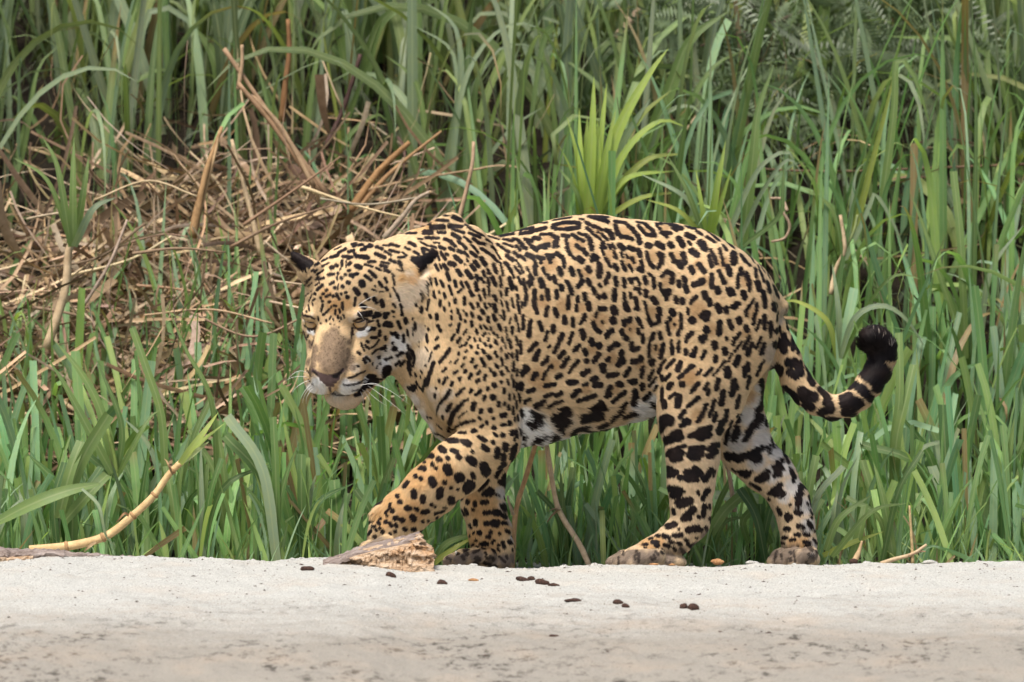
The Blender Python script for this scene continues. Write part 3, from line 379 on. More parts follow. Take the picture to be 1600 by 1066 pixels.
def ell(px, py, y, rx, rz, ry, k=14, tilt=0.0, axes=None, cut=False):
    """ellipsoid; tilt (deg) turns it in the picture plane; axes: 3 unit vectors (rows)"""
    c = np.array([px, y, GZ - py], dtype=np.float32)
    if axes is None:
        t = R(tilt)
        A = np.array([[math.cos(t), 0, math.sin(t)], [0, 1, 0], [-math.sin(t), 0, math.cos(t)]])
    else:
        A = np.array(axes)
    r = np.array([rx, ry, rz])
    ext = np.sqrt(((A * r[:, None]) ** 2).sum(0)) + k + 6
    s = _box(c - ext, c + ext)
    X, Y, Z = _grid(s)
    X = X - c[0]; Y = Y - c[1]; Z = Z - c[2]
    q = 0; g = 0
    for a, rr in zip(A, r):
        p = X * np.float32(a[0]) + Y * np.float32(a[1]) + Z * np.float32(a[2])
        q = q + (p / rr) ** 2
        g = g + (p / (rr * rr)) ** 2
    q = np.sqrt(q); g = np.sqrt(g) + 1e-6
    d = np.where(q < 0.05, -min(r), q * (q - 1.0) / g)
    (carve if cut else blend)(s, d.astype(np.float32), k)

def cone(p0, p1, r0, r1, k=12, fy=1.0):
    """tapered capsule between (px,py,y) points; fy squeezes depth"""
    a = np.array([p0[0], p0[2], GZ - p0[1]]); b = np.array([p1[0], p1[2], GZ - p1[1]])
    m = max(r0, r1) + k + 6
    s = _box(np.minimum(a, b) - m * np.array([1, max(fy, 1), 1]), np.maximum(a, b) + m * np.array([1, max(fy, 1), 1]))
    X, Y, Z = _grid(s)
    ba = b - a
    Yc = (a[1] + b[1]) / 2
    if fy != 1.0:
        Y = (Y - Yc) / fy + Yc
    L2 = (ba ** 2).sum()
    t = ((X - a[0]) * ba[0] + (Y - a[1]) * ba[1] + (Z - a[2]) * ba[2]) / L2
    t = np.clip(t, 0, 1)
    d = np.sqrt((X - a[0] - t * ba[0]) ** 2 + (Y - a[1] - t * ba[1]) ** 2 + (Z - a[2] - t * ba[2]) ** 2) - (r0 + (r1 - r0) * t)
    blend(s, (d * min(1.0, fy)).astype(np.float32), k)

def chain(pts, k=10, fy=1.0):
    for p, q in zip(pts[:-1], pts[1:]):
        cone(p[:3], q[:3], p[3], q[3], k, fy)

def loft(xs, top, bot, wid, k=20, power=2.25):
    s = _box((xs[0] - 4, -182, -14), (xs[-1] + 10, 150, 562))
    X, Y, Z = _grid(s)
    x1 = gx[s[0]]
    t = np.interp(x1, xs, top); b = np.interp(x1, xs, bot); w = np.interp(x1, xs, wid)
    ker = np.ones(13) / 13
    sm = lambda v: np.convolve(np.pad(v, 6, mode='edge'), ker, 'valid')
    t, b, w = sm(t), sm(b), sm(w)
    cz = (GZ - (t + b) / 2)[:, None, None]; h = ((b - t) / 2)[:, None, None]; w = w[:, None, None]
    # widest a little above the middle
    zz = (Z - cz) / h
    q = (np.abs(Y / w) ** power + np.abs(zz) ** power + 1e-9) ** (1 / power)
    d = (q - 1) * np.minimum(w, h) * 0.9
    blend(s, d.astype(np.float32), k)

# trunk: back and belly lines
loft([590, 616, 644, 670, 690, 706, 725, 741, 770, 800, 850, 900, 935, 990, 1040, 1094, 1125, 1156, 1180, 1200, 1210, 1216, 1219],
     [390, 374, 362, 353, 348, 346, 352, 363, 373, 366, 350, 339, 337, 343, 349, 359, 373, 390, 408, 427, 444, 458, 475],
     [500, 530, 575, 628, 655, 668, 680, 688, 696, 698, 684, 668, 664, 651, 636, 640, 615, 575, 548, 528, 512, 500, 482],
     [56, 64, 72, 80, 84, 88, 92, 95, 98, 100, 106, 108, 106, 100, 94, 88, 84, 78, 68, 54, 40, 26, 8], k=6)
# neck and breast
cone((575, 458, -40), (690, 480, 0), 62, 92, 26, 0.85)
cone((612, 505, -25), (702, 600, 0), 48, 58, 20, 0.9)
cone((664, 575, -8), (704, 658, 0), 33, 30, 18, 1.2)
cone((640, 424, -10), (730, 412, 0), 44, 46, 20, 1.0)
# shoulder blades
ell(722, 424, -52, 44, 72, 36, 14, -14)
ell(722, 430, 50, 44, 66, 36, 14, -14)
cone((686, 358, -24), (706, 352, -26), 12, 13, 14)
cone((706, 352, -26), (734, 376, -34), 13, 12, 14)
# near shoulder and upper arm
ell(742, 500, -70, 66, 110, 44, 16, 10)
ell(758, 600, -78, 54, 92, 42, 12, 0)
ell(705, 590, -62, 42, 80, 42, 18, 12)
cone((756, 560, -78), (772, 690, -80), 46, 38, 12, 0.9)
ell(780, 688, -78, 26, 37, 32, 12, -28)
# near forearm, wrist, paw
chain([(756, 694, -80, 40), (716, 728, -80, 41), (670, 768, -76, 38), (634, 800, -70, 34)], 12, 0.86)
cone((700, 762, -76), (696, 782, -74), 17, 13, 8)
chain([(632, 800, -70, 35), (614, 830, -66, 34), (604, 860, -62, 30)], 10, 0.95)
cone((598, 794, -72), (588, 801, -75), 10, 6, 8)
for i, (dx, dy) in enumerate(((0, -98), (-7, -77), (-7, -55), (0, -34))):
    chain([(606 + dx, 846, dy, 14), (584 + dx, 858, dy - 2, 12.5), (572 + dx, 872, dy - 2, 11)], 3)
ell(612, 870, -64, 34, 18, 30, 8)
# far shoulder, forearm and paw
ell(745, 540, 70, 58, 110, 42, 16, 4)
chain([(760, 620, 72, 48), (762, 700, 70, 36), (752, 748, 66, 32), (755, 790, 62, 31), (765, 828, 60, 29.5), (768, 856, 58, 31)], 12, 0.9)
ell(786, 862, 58, 16, 22, 22, 8)
ell(764, 880, 52, 36, 14, 32, 8)
for dx, dy, e in ((8, 18, 0), (-5, 40, 0), (-5, 62, 1), (6, 82, 0)):
    chain([(756 + dx, 868, dy, 11), (728 + dx, 873, dy - 2, 12), (709 + dx, 880, dy - 3, 11)], 1.2)
# belly and flank
ell(905, 606, 0, 90, 54, 92, 24)
ell(900, 500, -44, 92, 120, 64, 26)
# near thigh, shank, hock, paw
ell(1128, 500, -56, 84, 110, 46, 22, 12)
ell(1094, 584, -62, 66, 92, 40, 18, 20)
ell(1112, 552, -50, 62, 82, 44, 18, 12)
chain([(1088, 600, -64, 56), (1080, 660, -66, 44), (1081, 710, -66, 37), (1078, 752, -64, 32.5), (1077, 790, -62, 29)], 14, 0.78)
ell(1052, 640, -66, 24, 40, 30, 12)
chain([(1078, 790, -62, 29), (1076, 816, -60, 25), (1056, 838, -58, 24), (1022, 860, -56, 21), (990, 872, -56, 18)], 9, 0.9)
cone((1088, 790, -62), (1091, 814, -60), 13, 13, 8)
ell(1036, 876, -56, 34, 12, 24, 8)
for dx, dy in ((22, -96), (2, -76), (-8, -54), (0, -34)):
    chain([(1004 + dx, 868, dy, 11), (982 + dx, 871, dy - 1, 12), (965 + dx, 879, dy - 2, 11)], 1.2)
# far thigh, shank, hock, paw
ell(1120, 540, 52, 78, 118, 44, 20, 12)
chain([(1126, 610, 62, 60), (1146, 662, 64, 45), (1168, 702, 62, 36), (1196, 734, 60, 31), (1218, 754, 58, 27)], 14, 0.78)
cone((1172, 610, 56), (1180, 684, 58), 12, 13, 14)
cone((1222, 724, 58), (1232, 744, 58), 11, 11, 8)
chain([(1218, 754, 58, 27), (1237, 784, 56, 27), (1246, 815, 55, 25), (1250, 850, 54, 27)], 9, 0.9)
ell(1254, 876, 52, 28, 16, 28, 8)
for dx, dy in ((30, 14), (10, 30), (-4, 48), (-2, 68)):
    chain([(1236 + dx, 866, dy, 11), (1222 + dx, 871, dy - 3, 11.5), (1214 + dx, 879, dy - 4, 11)], 1.2)
# scrotum
ell(1202, 556, 2, 11, 21, 15, 6, -10)
# tail
chain([(1184, 474, 4, 24), (1206, 510, 6, 20), (1228, 560, 4, 20), (1243, 592, 0, 20), (1258, 612, -4, 19), (1275, 627, -6, 18), (1300, 637, -8, 16), (1322, 632, -8, 15),
       (1340, 620, -6, 14.5), (1356, 602, -2, 14.5), (1370, 582, 2, 14.5), (1377, 562, 4, 14), (1376, 546, 0, 14.5), (1369, 536, -6, 14.5), (1361, 533, -14, 12)], 8)

# head: built in its own frame (r = its left, f = forward, u = up)
YAW, PITCH = R(22), R(42)
hf = np.array([-math.sin(YAW) * math.cos(PITCH), -math.cos(YAW) * math.cos(PITCH), -math.sin(PITCH)])
hr = np.array([math.cos(YAW), -math.sin(YAW), 0.0])
hu = np.array([-math.sin(YAW) * math.sin(PITCH), -math.cos(YAW) * math.sin(PITCH), math.cos(PITCH)])
HE = np.array([527.0, -76.0, GZ - 504.0])
def H(r, f, u):
    return HE + r * hr + f * hf + u * hu
def hell(r, f, u, rr, rf, ru, k=12, cut=False):
    p = H(r, f, u)
    ell(p[0], GZ - p[2], p[1], rr, ru, rf, k, axes=(hr, hf, hu), cut=cut)
def hcone(a, b, r0, r1, k=10):
    p, q = H(*a), H(*b)
    cone((p[0], GZ - p[2], p[1]), (q[0], GZ - q[2], q[1]), r0, r1, k)
hell(2, -58, 12, 64, 62, 56, 14)                 # brain case
hell(6, -96, 20, 50, 46, 44, 20)                 # crest and nape
p_, q_ = H(8, -100, 2), (640, 434, -20)
cone((p_[0], GZ - p_[2], p_[1]), q_, 44, 58, 24)
hell(0, -18, 4, 46, 32, 28, 14)                 # forehead
for s in (-1, 1):
    hell(s * 42, -30, -24, 26, 44, 38, 14)      # cheek bone
    hell(s * (48 if s > 0 else 40), -50, -52, 34 if s > 0 else 26, 44, 44, 16)      # jaw muscle
    hell(s * 35, -24, -96, 29, 44, 28, 14)      # jaw angle
    hell(s * 34, 12, -52, 22, 30, 34, 14)       # cheek below the eye
    hcone((s * 30, 6, -94), (s * 12, 52, -103), 24, 18, 10)   # jaw bone
    hell(s * 36, -3, 14, 18, 12, 8, 6)          # brow
    hcone((s * 26, 6, -18), (s * 43, -4, -22), 12, 12, 8)    # below the eye
    hell(s * 22, 66, -56, 25, 24, 23, 6)        # whisker pad
    hell(s * 25, 42, -50, 24, 30, 26, 8)
hcone((0, 0, -8), (0, 76, -32), 27, 23, 10)     # bridge of the nose
hcone((-9, 28, -14), (-9, 78, -31), 20, 18, 8)
hcone((9, 28, -14), (9, 78, -31), 20, 18, 8)
hell(0, 90, -38, 23, 12, 11, 5)                 # nose pad
hell(0, 90, -50, 13, 10, 12, 4)
hell(4, 58, -102, 23, 20, 18, 8)                 # chin
for s in (-1, 1):
    hell(s * 15, 101, -44, 6, 7, 4.5, 2.5, cut=True)         # nostrils
    hell(s * 41, 11, 1.0, 13, 10, 6.2, 3, cut=True)           # eye sockets
# ears
chain([(640, 424, -62, 17), (656, 412, -62, 13), (668, 402, -64, 9), (677, 396, -64, 5)], 8)
ell(646, 428, -62, 16, 16, 15, 10)
chain([(492, 422, -72, 11), (477, 412, -70, 8.5), (467, 405, -70, 5.5), (459, 398, -70, 3)], 8)
ell(488, 430, -66, 15, 20, 16, 12)
ell(461, 418, -80, 8, 12, 5, 5, cut=True)
ell(664, 424, -84, 14, 6, 8, 5, 30, cut=True)

# low muscles and folds: gentle relief
_P = np.stack(np.meshgrid(gx[::4], gy[::4], gz[::4], indexing='ij'), -1)
_n = (hash_noise(_P, 1 / 46.0, 3) - 0.5) * 3.2 + (hash_noise(_P, 1 / 22.0, 5) - 0.5) * 1.4
_n = np.repeat(np.repeat(np.repeat(_n, 4, 0), 4, 1), 4, 2)[:FD.shape[0], :FD.shape[1], :FD.shape[2]].astype(np.float32)
for ax in range(3):           # soften the coarse steps
    for _ in range(2):
        _n = (np.roll(_n, 1, ax) + _n + np.roll(_n, -1, ax)) / 3
_hd = (gx < 660)[:, None, None] & (gz > 230)[None, None, :]
FD += np.where(_hd, 0.15, 1.0).astype(np.float32) * _n
del _P, _n

def surface_nets(F, o, h):
    S = F < 0
    nx, ny, nz = F.shape
    cnt = np.zeros((nx - 1, ny - 1, nz - 1), dtype=np.uint8)
    for a in (0, 1):
        for b in (0, 1):
            for c in (0, 1):
                cnt += S[a:nx - 1 + a, b:ny - 1 + b, c:nz - 1 + c]
    act = np.argwhere((cnt > 0) & (cnt < 8))
    idx = np.full(cnt.shape, -1, dtype=np.int32)
    idx[act[:, 0], act[:, 1], act[:, 2]] = np.arange(len(act))
    corners = [(a, b, c) for a in (0, 1) for b in (0, 1) for c in (0, 1)]
    val = {c: F[act[:, 0] + c[0], act[:, 1] + c[1], act[:, 2] + c[2]] for c in corners}
    acc = np.zeros((len(act), 3)); n = np.zeros(len(act))
    for c in corners:
        for ax in range(3):
            if c[ax]: continue
            d = list(c); d[ax] = 1; d = tuple(d)
            m = (val[c] < 0) != (val[d] < 0)
            t = val[c] / (val[c] - val[d] + 1e-12)
            p = np.array(c, dtype=float)[None, :].repeat(len(act), 0)
            p[:, ax] += np.where(m, t, 0)
            acc += np.where(m[:, None], p, 0); n += m
    V = (act + acc / n[:, None]) * h + np.array(o)
    quads = []
    for ax in range(3):
        sl0 = [slice(1, -1)] * 3; sl0[ax] = slice(0, -1)
        sl1 = [slice(1, -1)] * 3; sl1[ax] = slice(1, None)
        a = S[tuple(sl0)]; b = S[tuple(sl1)]
        e = np.argwhere(a != b)
        off = np.array([1, 1, 1]); off[ax] = 0
        e2 = e + off
        flip = a[e[:, 0], e[:, 1], e[:, 2]]
        u, v = [(1, 2), (2, 0), (0, 1)][ax]
        def cell(du, dv):
            q = e2.copy(); q[:, u] -= du; q[:, v] -= dv
            return idx[q[:, 0], q[:, 1], q[:, 2]]
        Q = np.stack([cell(1, 1), cell(0, 1), cell(0, 0), cell(1, 0)], 1)
        Q[~flip] = Q[~flip][:, ::-1]
        quads.append(Q)
    return V, np.concatenate(quads)

def trilin(P):
    q = (P - np.array([gx[0], gy[0], gz[0]])) / GH
    q = np.clip(q, 0, np.array(FD.shape) - 1.001)
    i = q.astype(np.int32); f = (q - i).astype(np.float32)
    r = 0
    for a in (0, 1):
        for b in (0, 1):
            for c in (0, 1):
                w = (f[..., 0] if a else 1 - f[..., 0]) * (f[..., 1] if b else 1 - f[..., 1]) * (f[..., 2] if c else 1 - f[..., 2])
                r = r + w * FD[i[..., 0] + a, i[..., 1] + b, i[..., 2] + c]
    return r

def gradn(P, e=2.5):
    g = np.stack([trilin(P + np.eye(3)[k] * e) - trilin(P - np.eye(3)[k] * e) for k in range(3)], -1)
    return g / (np.linalg.norm(g, axis=-1, keepdims=True) + 1e-9)

JV, JF = surface_nets(FD, (gx[0], gy[0], gz[0]), GH)
# drop stray islands: keep faces connected to the biggest shell
_lab = np.arange(len(JV))
for _ in range(400):
    m = _lab[JF].min(1)
    new = _lab.copy()
    for k in range(4): np.minimum.at(new, JF[:, k], m)
    new = new[new]
    if (new == _lab).all(): break
    _lab = new
_u, _c = np.unique(_lab, return_counts=True)
_keep = _lab == _u[_c.argmax()]
_re = np.cumsum(_keep) - 1
JF = _re[JF[_keep[JF[:, 0]]]]
JV = JV[_keep]

def cam_ray_hits(uv):
    """first surface point seen at each photo pixel (pattern points only), in body units"""
    ys = np.arange(-150, 135, 1.5)
    out = np.zeros((len(uv), 3)); ok = np.zeros(len(uv), dtype=bool)
    D = CAM_D * PXM
    for i0 in range(0, len(uv), 1500):
        q = uv[i0:i0 + 1500]
        s = 1 + ys / D
        X = 800 + (q[:, 0:1] - 800) * s; Z = GZ - (533 + (q[:, 1:2] - 533) * s)
        P = np.stack([X, np.broadcast_to(ys, X.shape), Z], -1)
        d = trilin(P)
        hit = d < 0.3
        k = np.where(hit.any(1), hit.argmax(1), d.argmin(1))
        r = np.arange(len(q))
        out[i0:i0 + 1500] = P[r, k]
        ok[i0:i0 + 1500] = d[r, k] < 7
    return out, ok

def strokes(table):
    segs = []
    for ox, oy, sc, txt in table:
        for e in txt.split(';'):
            v = [float(t) for t in e.split()]
            if v[-1] <= 0: continue
            segs.append((ox + v[0] / sc, oy + v[1] / sc, ox + v[2] / sc, oy + v[3] / sc, v[4] / sc))
    return np.array(segs)

def stroke_points(table):
    S = strokes(table)
    uv, rad = [], []
    for x0, y0, x1, y1, r in S:
        n = max(1, int(math.ceil(math.hypot(x1 - x0, y1 - y0) / max(r * 0.55, 1.0))))
        for t in np.linspace(0, 1, n + 1):
            uv.append((x0 + (x1 - x0) * t, y0 + (y1 - y0) * t)); rad.append(r)
    uv = np.array(uv); rad = np.array(rad)
    P, ok = cam_ray_hits(uv)
    return P[ok], rad[ok]

class Bins:
    def __init__(s, P, cell=12.0):
        s.P = P; s.cell = cell
        k = np.floor(P[:, [0, 2]] / cell).astype(np.int64)
        key = k[:, 0] * 4096 + k[:, 1]
        s.order = np.argsort(key, kind='stable'); s.keys = key[s.order]
    def near(s, x, z, r):
        out = []
        for i in range(int(math.floor((x - r) / s.cell)), int(math.floor((x + r) / s.cell)) + 1):
            a = np.searchsorted(s.keys, i * 4096 + int(math.floor((z - r) / s.cell)), 'left')
            b = np.searchsorted(s.keys, i * 4096 + int(math.floor((z + r) / s.cell)), 'right')
            out.append(s.order[a:b])
        return np.concatenate(out)

def paint(P, bins, pts, rad, depth=0.33, edge=1.6):
    """coverage 0..1 of round dabs at surface points"""
    cov = np.full(len(P), -9.0, dtype=np.float32)
    for c, r in zip(pts, rad):
        m = r + edge + 1
        i = bins.near(c[0], c[2], m)
        if not len(i): continue
        q = P[i] - c
        d = r - np.sqrt(q[:, 0] ** 2 + q[:, 2] ** 2 + (q[:, 1] * depth) ** 2)
        np.maximum.at(cov, i, d.astype(np.float32))
    return cov

def soft(P, bins, spec):
    w = np.zeros(len(P), dtype=np.float32)
    v = np.array([[float(t) for t in e.split()] for e in spec.split(';')])
    C3, ok = cam_ray_hits(v[:, :2])
    for c, r, o in zip(C3, v[:, 2], ok):
        if not o: continue
        i = bins.near(c[0], c[2], r * 1.5)
        q = P[i] - c
        d = np.sqrt(q[:, 0] ** 2 + q[:, 2] ** 2 + (q[:, 1] * 0.55) ** 2) / r
        w[i] = np.maximum(w[i], smooth01((1.45 - d) / 0.9))
    return w

COAT = dict(tan=(0.63, 0.450, 0.255), cream=(0.66, 0.54, 0.40), white=(0.88, 0.86, 0.82), greywhite=(0.56, 0.52, 0.475),
            orange=(0.53, 0.305, 0.125), bridge=(0.150, 0.104, 0.074), paw=(0.20, 0.155, 0.12), grey=(0.40, 0.33, 0.25),
            fawn=(0.42, 0.26, 0.125), nose=(0.11, 0.075, 0.066))
BLACK = np.array((0.0085, 0.0075, 0.009)); BROWN = np.array((0.035, 0.022, 0.018))

sp_pts, sp_rad = stroke_points(SPOTS_CREASES)
ln_pts, ln_rad = stroke_points(LINES)
dn_pts, dn_rad = stroke_points(DARKN)
ns_pts, ns_rad = stroke_points(NOSE)

def coat_colour(P, N, fine=False):
    """P in body units -> colours. Unseen flank: the pattern of the seen one, mirrored"""
    Q = P.copy()
    far = (N[:, 1] > 0.12) & (P[:, 1] > 6) & (P[:, 2] > 150) & (P[:, 0] > 665) & (P[:, 0] < 1200)
    Q[far, 1] *= -1
    bins = Bins(Q)
    col = np.tile(np.array(COAT['tan']), (len(P), 1))
    # back a bit deeper, sides paler, broad mottling
    n = hash_noise(P, 1 / 40.0, 11)[:, None]
    col = col * (0.90 + 0.2 * n)
    low = smooth01((330 - P[:, 2]) / 170)[:, None] * (P[:, 0] > 830)[:, None]
    col = col * (1 - 0.35 * low) + np.array(COAT['cream']) * 0.35 * low
    under = smooth01((235 - P[:, 2]) / 40) * smooth01((np.abs(P[:, 1]) < 70) * 1.0) * ((P[:, 0] > 815) & (P[:, 0] < 1030))
    wts = {}
    for name, amt, spec in PATCHES:
        w = soft(Q, bins, spec)[:, None] * amt
        wts[name] = np.maximum(wts.get(name, 0), w[:, 0])
        col = col * (1 - w) + np.array(COAT[name]) * w
    jit = (hash_noise(P, 1 / 2.6, 21) - 0.5) * 2.2 + (hash_noise(P, 1 / 6.0, 22) - 0.5) * 1.6
    cov = paint(Q, bins, sp_pts, sp_rad)
    edge = 0.9 if fine else 1.3
    grow = np.where((P[:, 0] < 655) & (P[:, 2] > 230), 0.3, np.where((P[:, 0] < 800) & (P[:, 2] > 200), 0.45, 1.05))
    k = smooth01((cov + grow + jit * (0.32 if fine else 0.25) + edge) / (2 * edge))[:, None]
    # spots fade to brown over the bridge and the paws
    dark = BLACK + (BROWN - BLACK) * hash_noise(P, 1 / 15.0, 31)[:, None] * 0.6
    pawk = np.maximum(wts['paw'] * 0.2, wts['bridge'] * 0.6)[:, None]
    col = col * (1 - k * (1 - pawk)) + dark * k * (1 - pawk)
    ln = smooth01((paint(Q, bins, ln_pts, ln_rad, 0.5) + 1.0) / 2.0)[:, None]
    col = col * (1 - ln) + BROWN * ln
    ns = smooth01((paint(Q, bins, ns_pts, ns_rad, 0.5) + 0.8) / 1.6)[:, None]
    col = col * (1 - ns) + np.array((0.085, 0.055, 0.050)) * (0.8 + 0.4 * hash_noise(P, 1 / 3.0, 91)[:, None]) * ns
    dn = smooth01((paint(Q, bins, dn_pts, dn_rad, 0.5) + 0.8) / 1.6)[:, None]
    col = col * (1 - dn) + np.array((0.012, 0.009, 0.009)) * dn
    return col, wts, k[:, 0], np.maximum(ln[:, 0], dn[:, 0])
def to_world(P):
    return np.stack([(P[:, 0] - 800) / PXM, P[:, 1] / PXM, P[:, 2] / PXM + (CAM_Z - (GZ - 533) / PXM)], 1)

GROUND_Z = CAM_Z - (GZ - 533) / PXM      # height of photo row 885 at the animal: 0

JN = gradn(JV)
jcol, jw, jk, jline = coat_colour(JV, JN)

t = NT("jaguar_coat")
at = t.n('ShaderNodeVertexColor', layer_name="col")
b = t.bsdf(at.outputs[0], 0.75, 0.15)
M_SKIN = t.finish(b.outputs[0])

t = NT("jaguar_fur")
at = t.n('ShaderNodeAttribute', attribute_name="fcol", attribute_type='GEOMETRY')
an = t.n('ShaderNodeAttribute', attribute_name="fnor", attribute_type='GEOMETRY')
b = t.bsdf(at.outputs['Color'], 0.55, 0.10)
t.l(an.outputs['Vector'], b.inputs['Normal'])
M_FUR = t.finish(b.outputs[0])

jaguar = tag(empty("jaguar", (0.08, 0, -0.012)), "spotted golden jaguar walking left along the sand with lowered head and curled tail", "jaguar")
joff = np.array([0.08, 0, -0.012])
body = obj("body", np_mesh("body", to_world(JV) - joff, JF, M_SKIN, col=jcol), jaguar)

# ---- hairs
NH = 420000
tri_a = JV[JF[:, 0]]; e1 = JV[JF[:, 1]] - tri_a; e2 = JV[JF[:, 3]] - tri_a
fc = (tri_a + JV[JF[:, 2]]) / 2
fn = JN[JF[:, 0]]
area = np.linalg.norm(np.cross(e1, e2), axis=1)
wt = area * np.where(fn[:, 1] > 0.35, 0.30, 1.0) * np.where((fc[:, 0] < 700) & (fc[:, 2] > 240), 1.5, 1.0) * np.where(fc[:, 0] > 1320, 1.8, 1.0)
fi = rng.choice(len(JF), NH, p=wt / wt.sum())
a, c = rng.random(NH)[:, None], rng.random(NH)[:, None]
RT = tri_a[fi] * (1 - a) * (1 - c) + JV[JF[fi, 1]] * a * (1 - c) + JV[JF[fi, 2]] * a * c + JV[JF[fi, 3]] * (1 - a) * c
RN = JN[JF[fi, 0]] * (1 - a) * (1 - c) + JN[JF[fi, 1]] * a * (1 - c) + JN[JF[fi, 2]] * a * c + JN[JF[fi, 3]] * (1 - a) * c
RN /= np.linalg.norm(RN, axis=1, keepdims=True) + 1e-9
_c0, hw, hk, hline = coat_colour(RT, RN, True)
_b = Bins(RT)
nosek = smooth01((np.maximum(paint(RT, _b, dn_pts, dn_rad, 0.5), paint(RT, _b, ns_pts, ns_rad, 0.5)) + 0.8) / 1.6)
keep = nosek < 0.35
# not inside the eye openings
for s in (-1, 1):
    keep &= np.linalg.norm(RT - H(s * 41, 6, -2), axis=1) > 11.5
RT, RN, hcol, hk = RT[keep], RN[keep], _c0[keep], hk[keep]
hw = {k: v[keep] for k, v in hw.items()}
n = len(RT)
x, y, z = RT.T
# combing direction
Dr = np.tile(np.array([1.0, 0, -0.38]), (n, 1))
nosep = H(0, 84, -30)
dh = RT - nosep
headk = smooth01((655 - x) / 40) * smooth01((z - 235) / 30)
Dh = dh / (np.linalg.norm(dh, axis=1, keepdims=True) + 1e-6) + np.array([0.25, 0, -0.2])
legk = smooth01((190 - z) / 70) * (x < 1300)
Dl = np.tile(np.array([0.16, 0, -1.0]), (n, 1))
footk = smooth01((34 - z) / 20) * (x < 1300)
Df = np.tile(np.array([-0.8, 0, -0.7]), (n, 1))
forek = legk * (x < 720)
Dfo = np.tile(np.array([-0.62, 0, -0.85]), (n, 1))
Dr = Dr * (1 - headk[:, None]) + Dh * headk[:, None]
neckk = smooth01((800 - x) / 120) * (1 - headk)
Dr = Dr * (1 - neckk[:, None]) + np.array([0.7, 0, -0.75]) * neckk[:, None]
Dr = Dr * (1 - legk[:, None]) + Dl * legk[:, None]
Dr = Dr * (1 - forek[:, None]) + Dfo * forek[:, None]
Dr = Dr * (1 - footk[:, None]) + Df * footk[:, None]
tp = np.array([(1190, 415), (1212, 375), (1228, 325), (1243, 293), (1258, 273), (1275, 258), (1300, 248), (1322, 253), (1340, 265), (1356, 283), (1370, 303), (1376, 323), (1370, 352)], float)
tailm = (x > 1205) & (z > 215)
if tailm.any():
    q = RT[tailm][:, [0, 2]]
    mid = (tp[1:] + tp[:-1]) / 2; dirs = tp[1:] - tp[:-1]; dirs /= np.linalg.norm(dirs, axis=1, keepdims=True)
    w = np.exp(-((q[:, None, :] - mid[None]) ** 2).sum(-1) / (2 * 18 ** 2)) + 1e-9
    dd = (w @ dirs) / w.sum(1, keepdims=True)
    Dr[tailm] = np.stack([dd[:, 0], np.zeros(len(dd)), dd[:, 1]], 1)
Dr += rng.normal(0, 0.17, (n, 3))
# locks: neighbours lean together
for k, (sc, am) in enumerate(((1 / 9.0, 0.55), (1 / 5.0, 0.35))):
    Dr += np.stack([hash_noise(RT, sc, 40 + 3 * k + j) - 0.5 for j in range(3)], 1) * am
Tn = Dr - (Dr * RN).sum(1, keepdims=True) * RN
Tn /= np.linalg.norm(Tn, axis=1, keepdims=True) + 1e-6
L = np.full(n, 6.2)
L = np.where(headk > 0.5, 4.2, L)
L = np.where((legk > 0.5), 5.2, L)
L = np.where(footk > 0.5, 4.5, L)
L = np.where(hw['bridge'] > 0.4, 3.0, L)
L = L + 7 * np.maximum(hw['white'], hw['greywhite'] * 0.6) * (headk < 0.5)
L = L + 3 * hw['white'] * (headk > 0.5)
earw = smooth01((32 - np.linalg.norm(RT[:, [0, 2]] - np.array([648, GZ - 438]), axis=1)) / 14) * (y < 0)
earw2 = smooth01((24 - np.linalg.norm(RT[:, [0, 2]] - np.array([466, GZ - 425]), axis=1)) / 10)
earb = None
pale = hcol.mean(1) > 0.2
L = L + 8 * np.maximum(earw, earw2) * pale
belly = ((x > 830) & (x < 1040) & (z < 250) & (z > 180)) * smooth01((-RN[:, 2] - 0.1) / 0.5)
L = L + 6 * belly
tipk = smooth01((x - 1300) / 50) * (z > 200)
L = L + tipk * 4 + smooth01((z - 310) / 20) * tipk * 6
tuft = smooth01((20 - np.linalg.norm(RT[:, [0, 2]] - np.array([584, GZ - 796]), axis=1)) / 10)
L = L + 6 * tuft
L *= rng.uniform(0.65, 1.2, n)
lift = R(17) + R(9) * rng.random(n) + R(24) * tipk + R(12) * np.maximum(earw, earw2) + R(14) * belly
lift = np.where(headk > 0.5, lift + R(4), lift)
cosl, sinl = np.cos(lift)[:, None], np.sin(lift)[:, None]
P0 = RT - RN * 0.6
P1 = RT + (Tn * cosl + RN * sinl) * (L * 0.5)[:, None]
P2 = P1 + (Tn * np.cos(lift * 0.45)[:, None] + RN * np.sin(lift * 0.45)[:, None]) * (L * 0.5)[:, None] + np.array([0, 0, -0.06]) * L[:, None]
HP = np.stack([P0, P1, P2], 1).reshape(-1, 3)
hcu = bpy.data.hair_curves.new("fur")
hcu.add_curves([3] * n)
hcu.attributes['position'].data.foreach_set('vector', (to_world(HP) - joff).astype(np.float32).ravel())
wd = np.where(headk > 0.5, 0.42, 0.52) / PXM
rad = np.stack([wd, wd * 0.85, wd * 0.2], 1).astype(np.float32)
ra = hcu.attributes.get('radius') or hcu.attributes.new('radius', 'FLOAT', 'POINT')
ra.data.foreach_set('value', rad.ravel())
# a hair shows the colour of the skin it covers, not only of its root
_near = np.minimum(L, 9.0)[:, None] * 0.45
hcol = coat_colour(RT + Tn * _near, RN, True)[0]
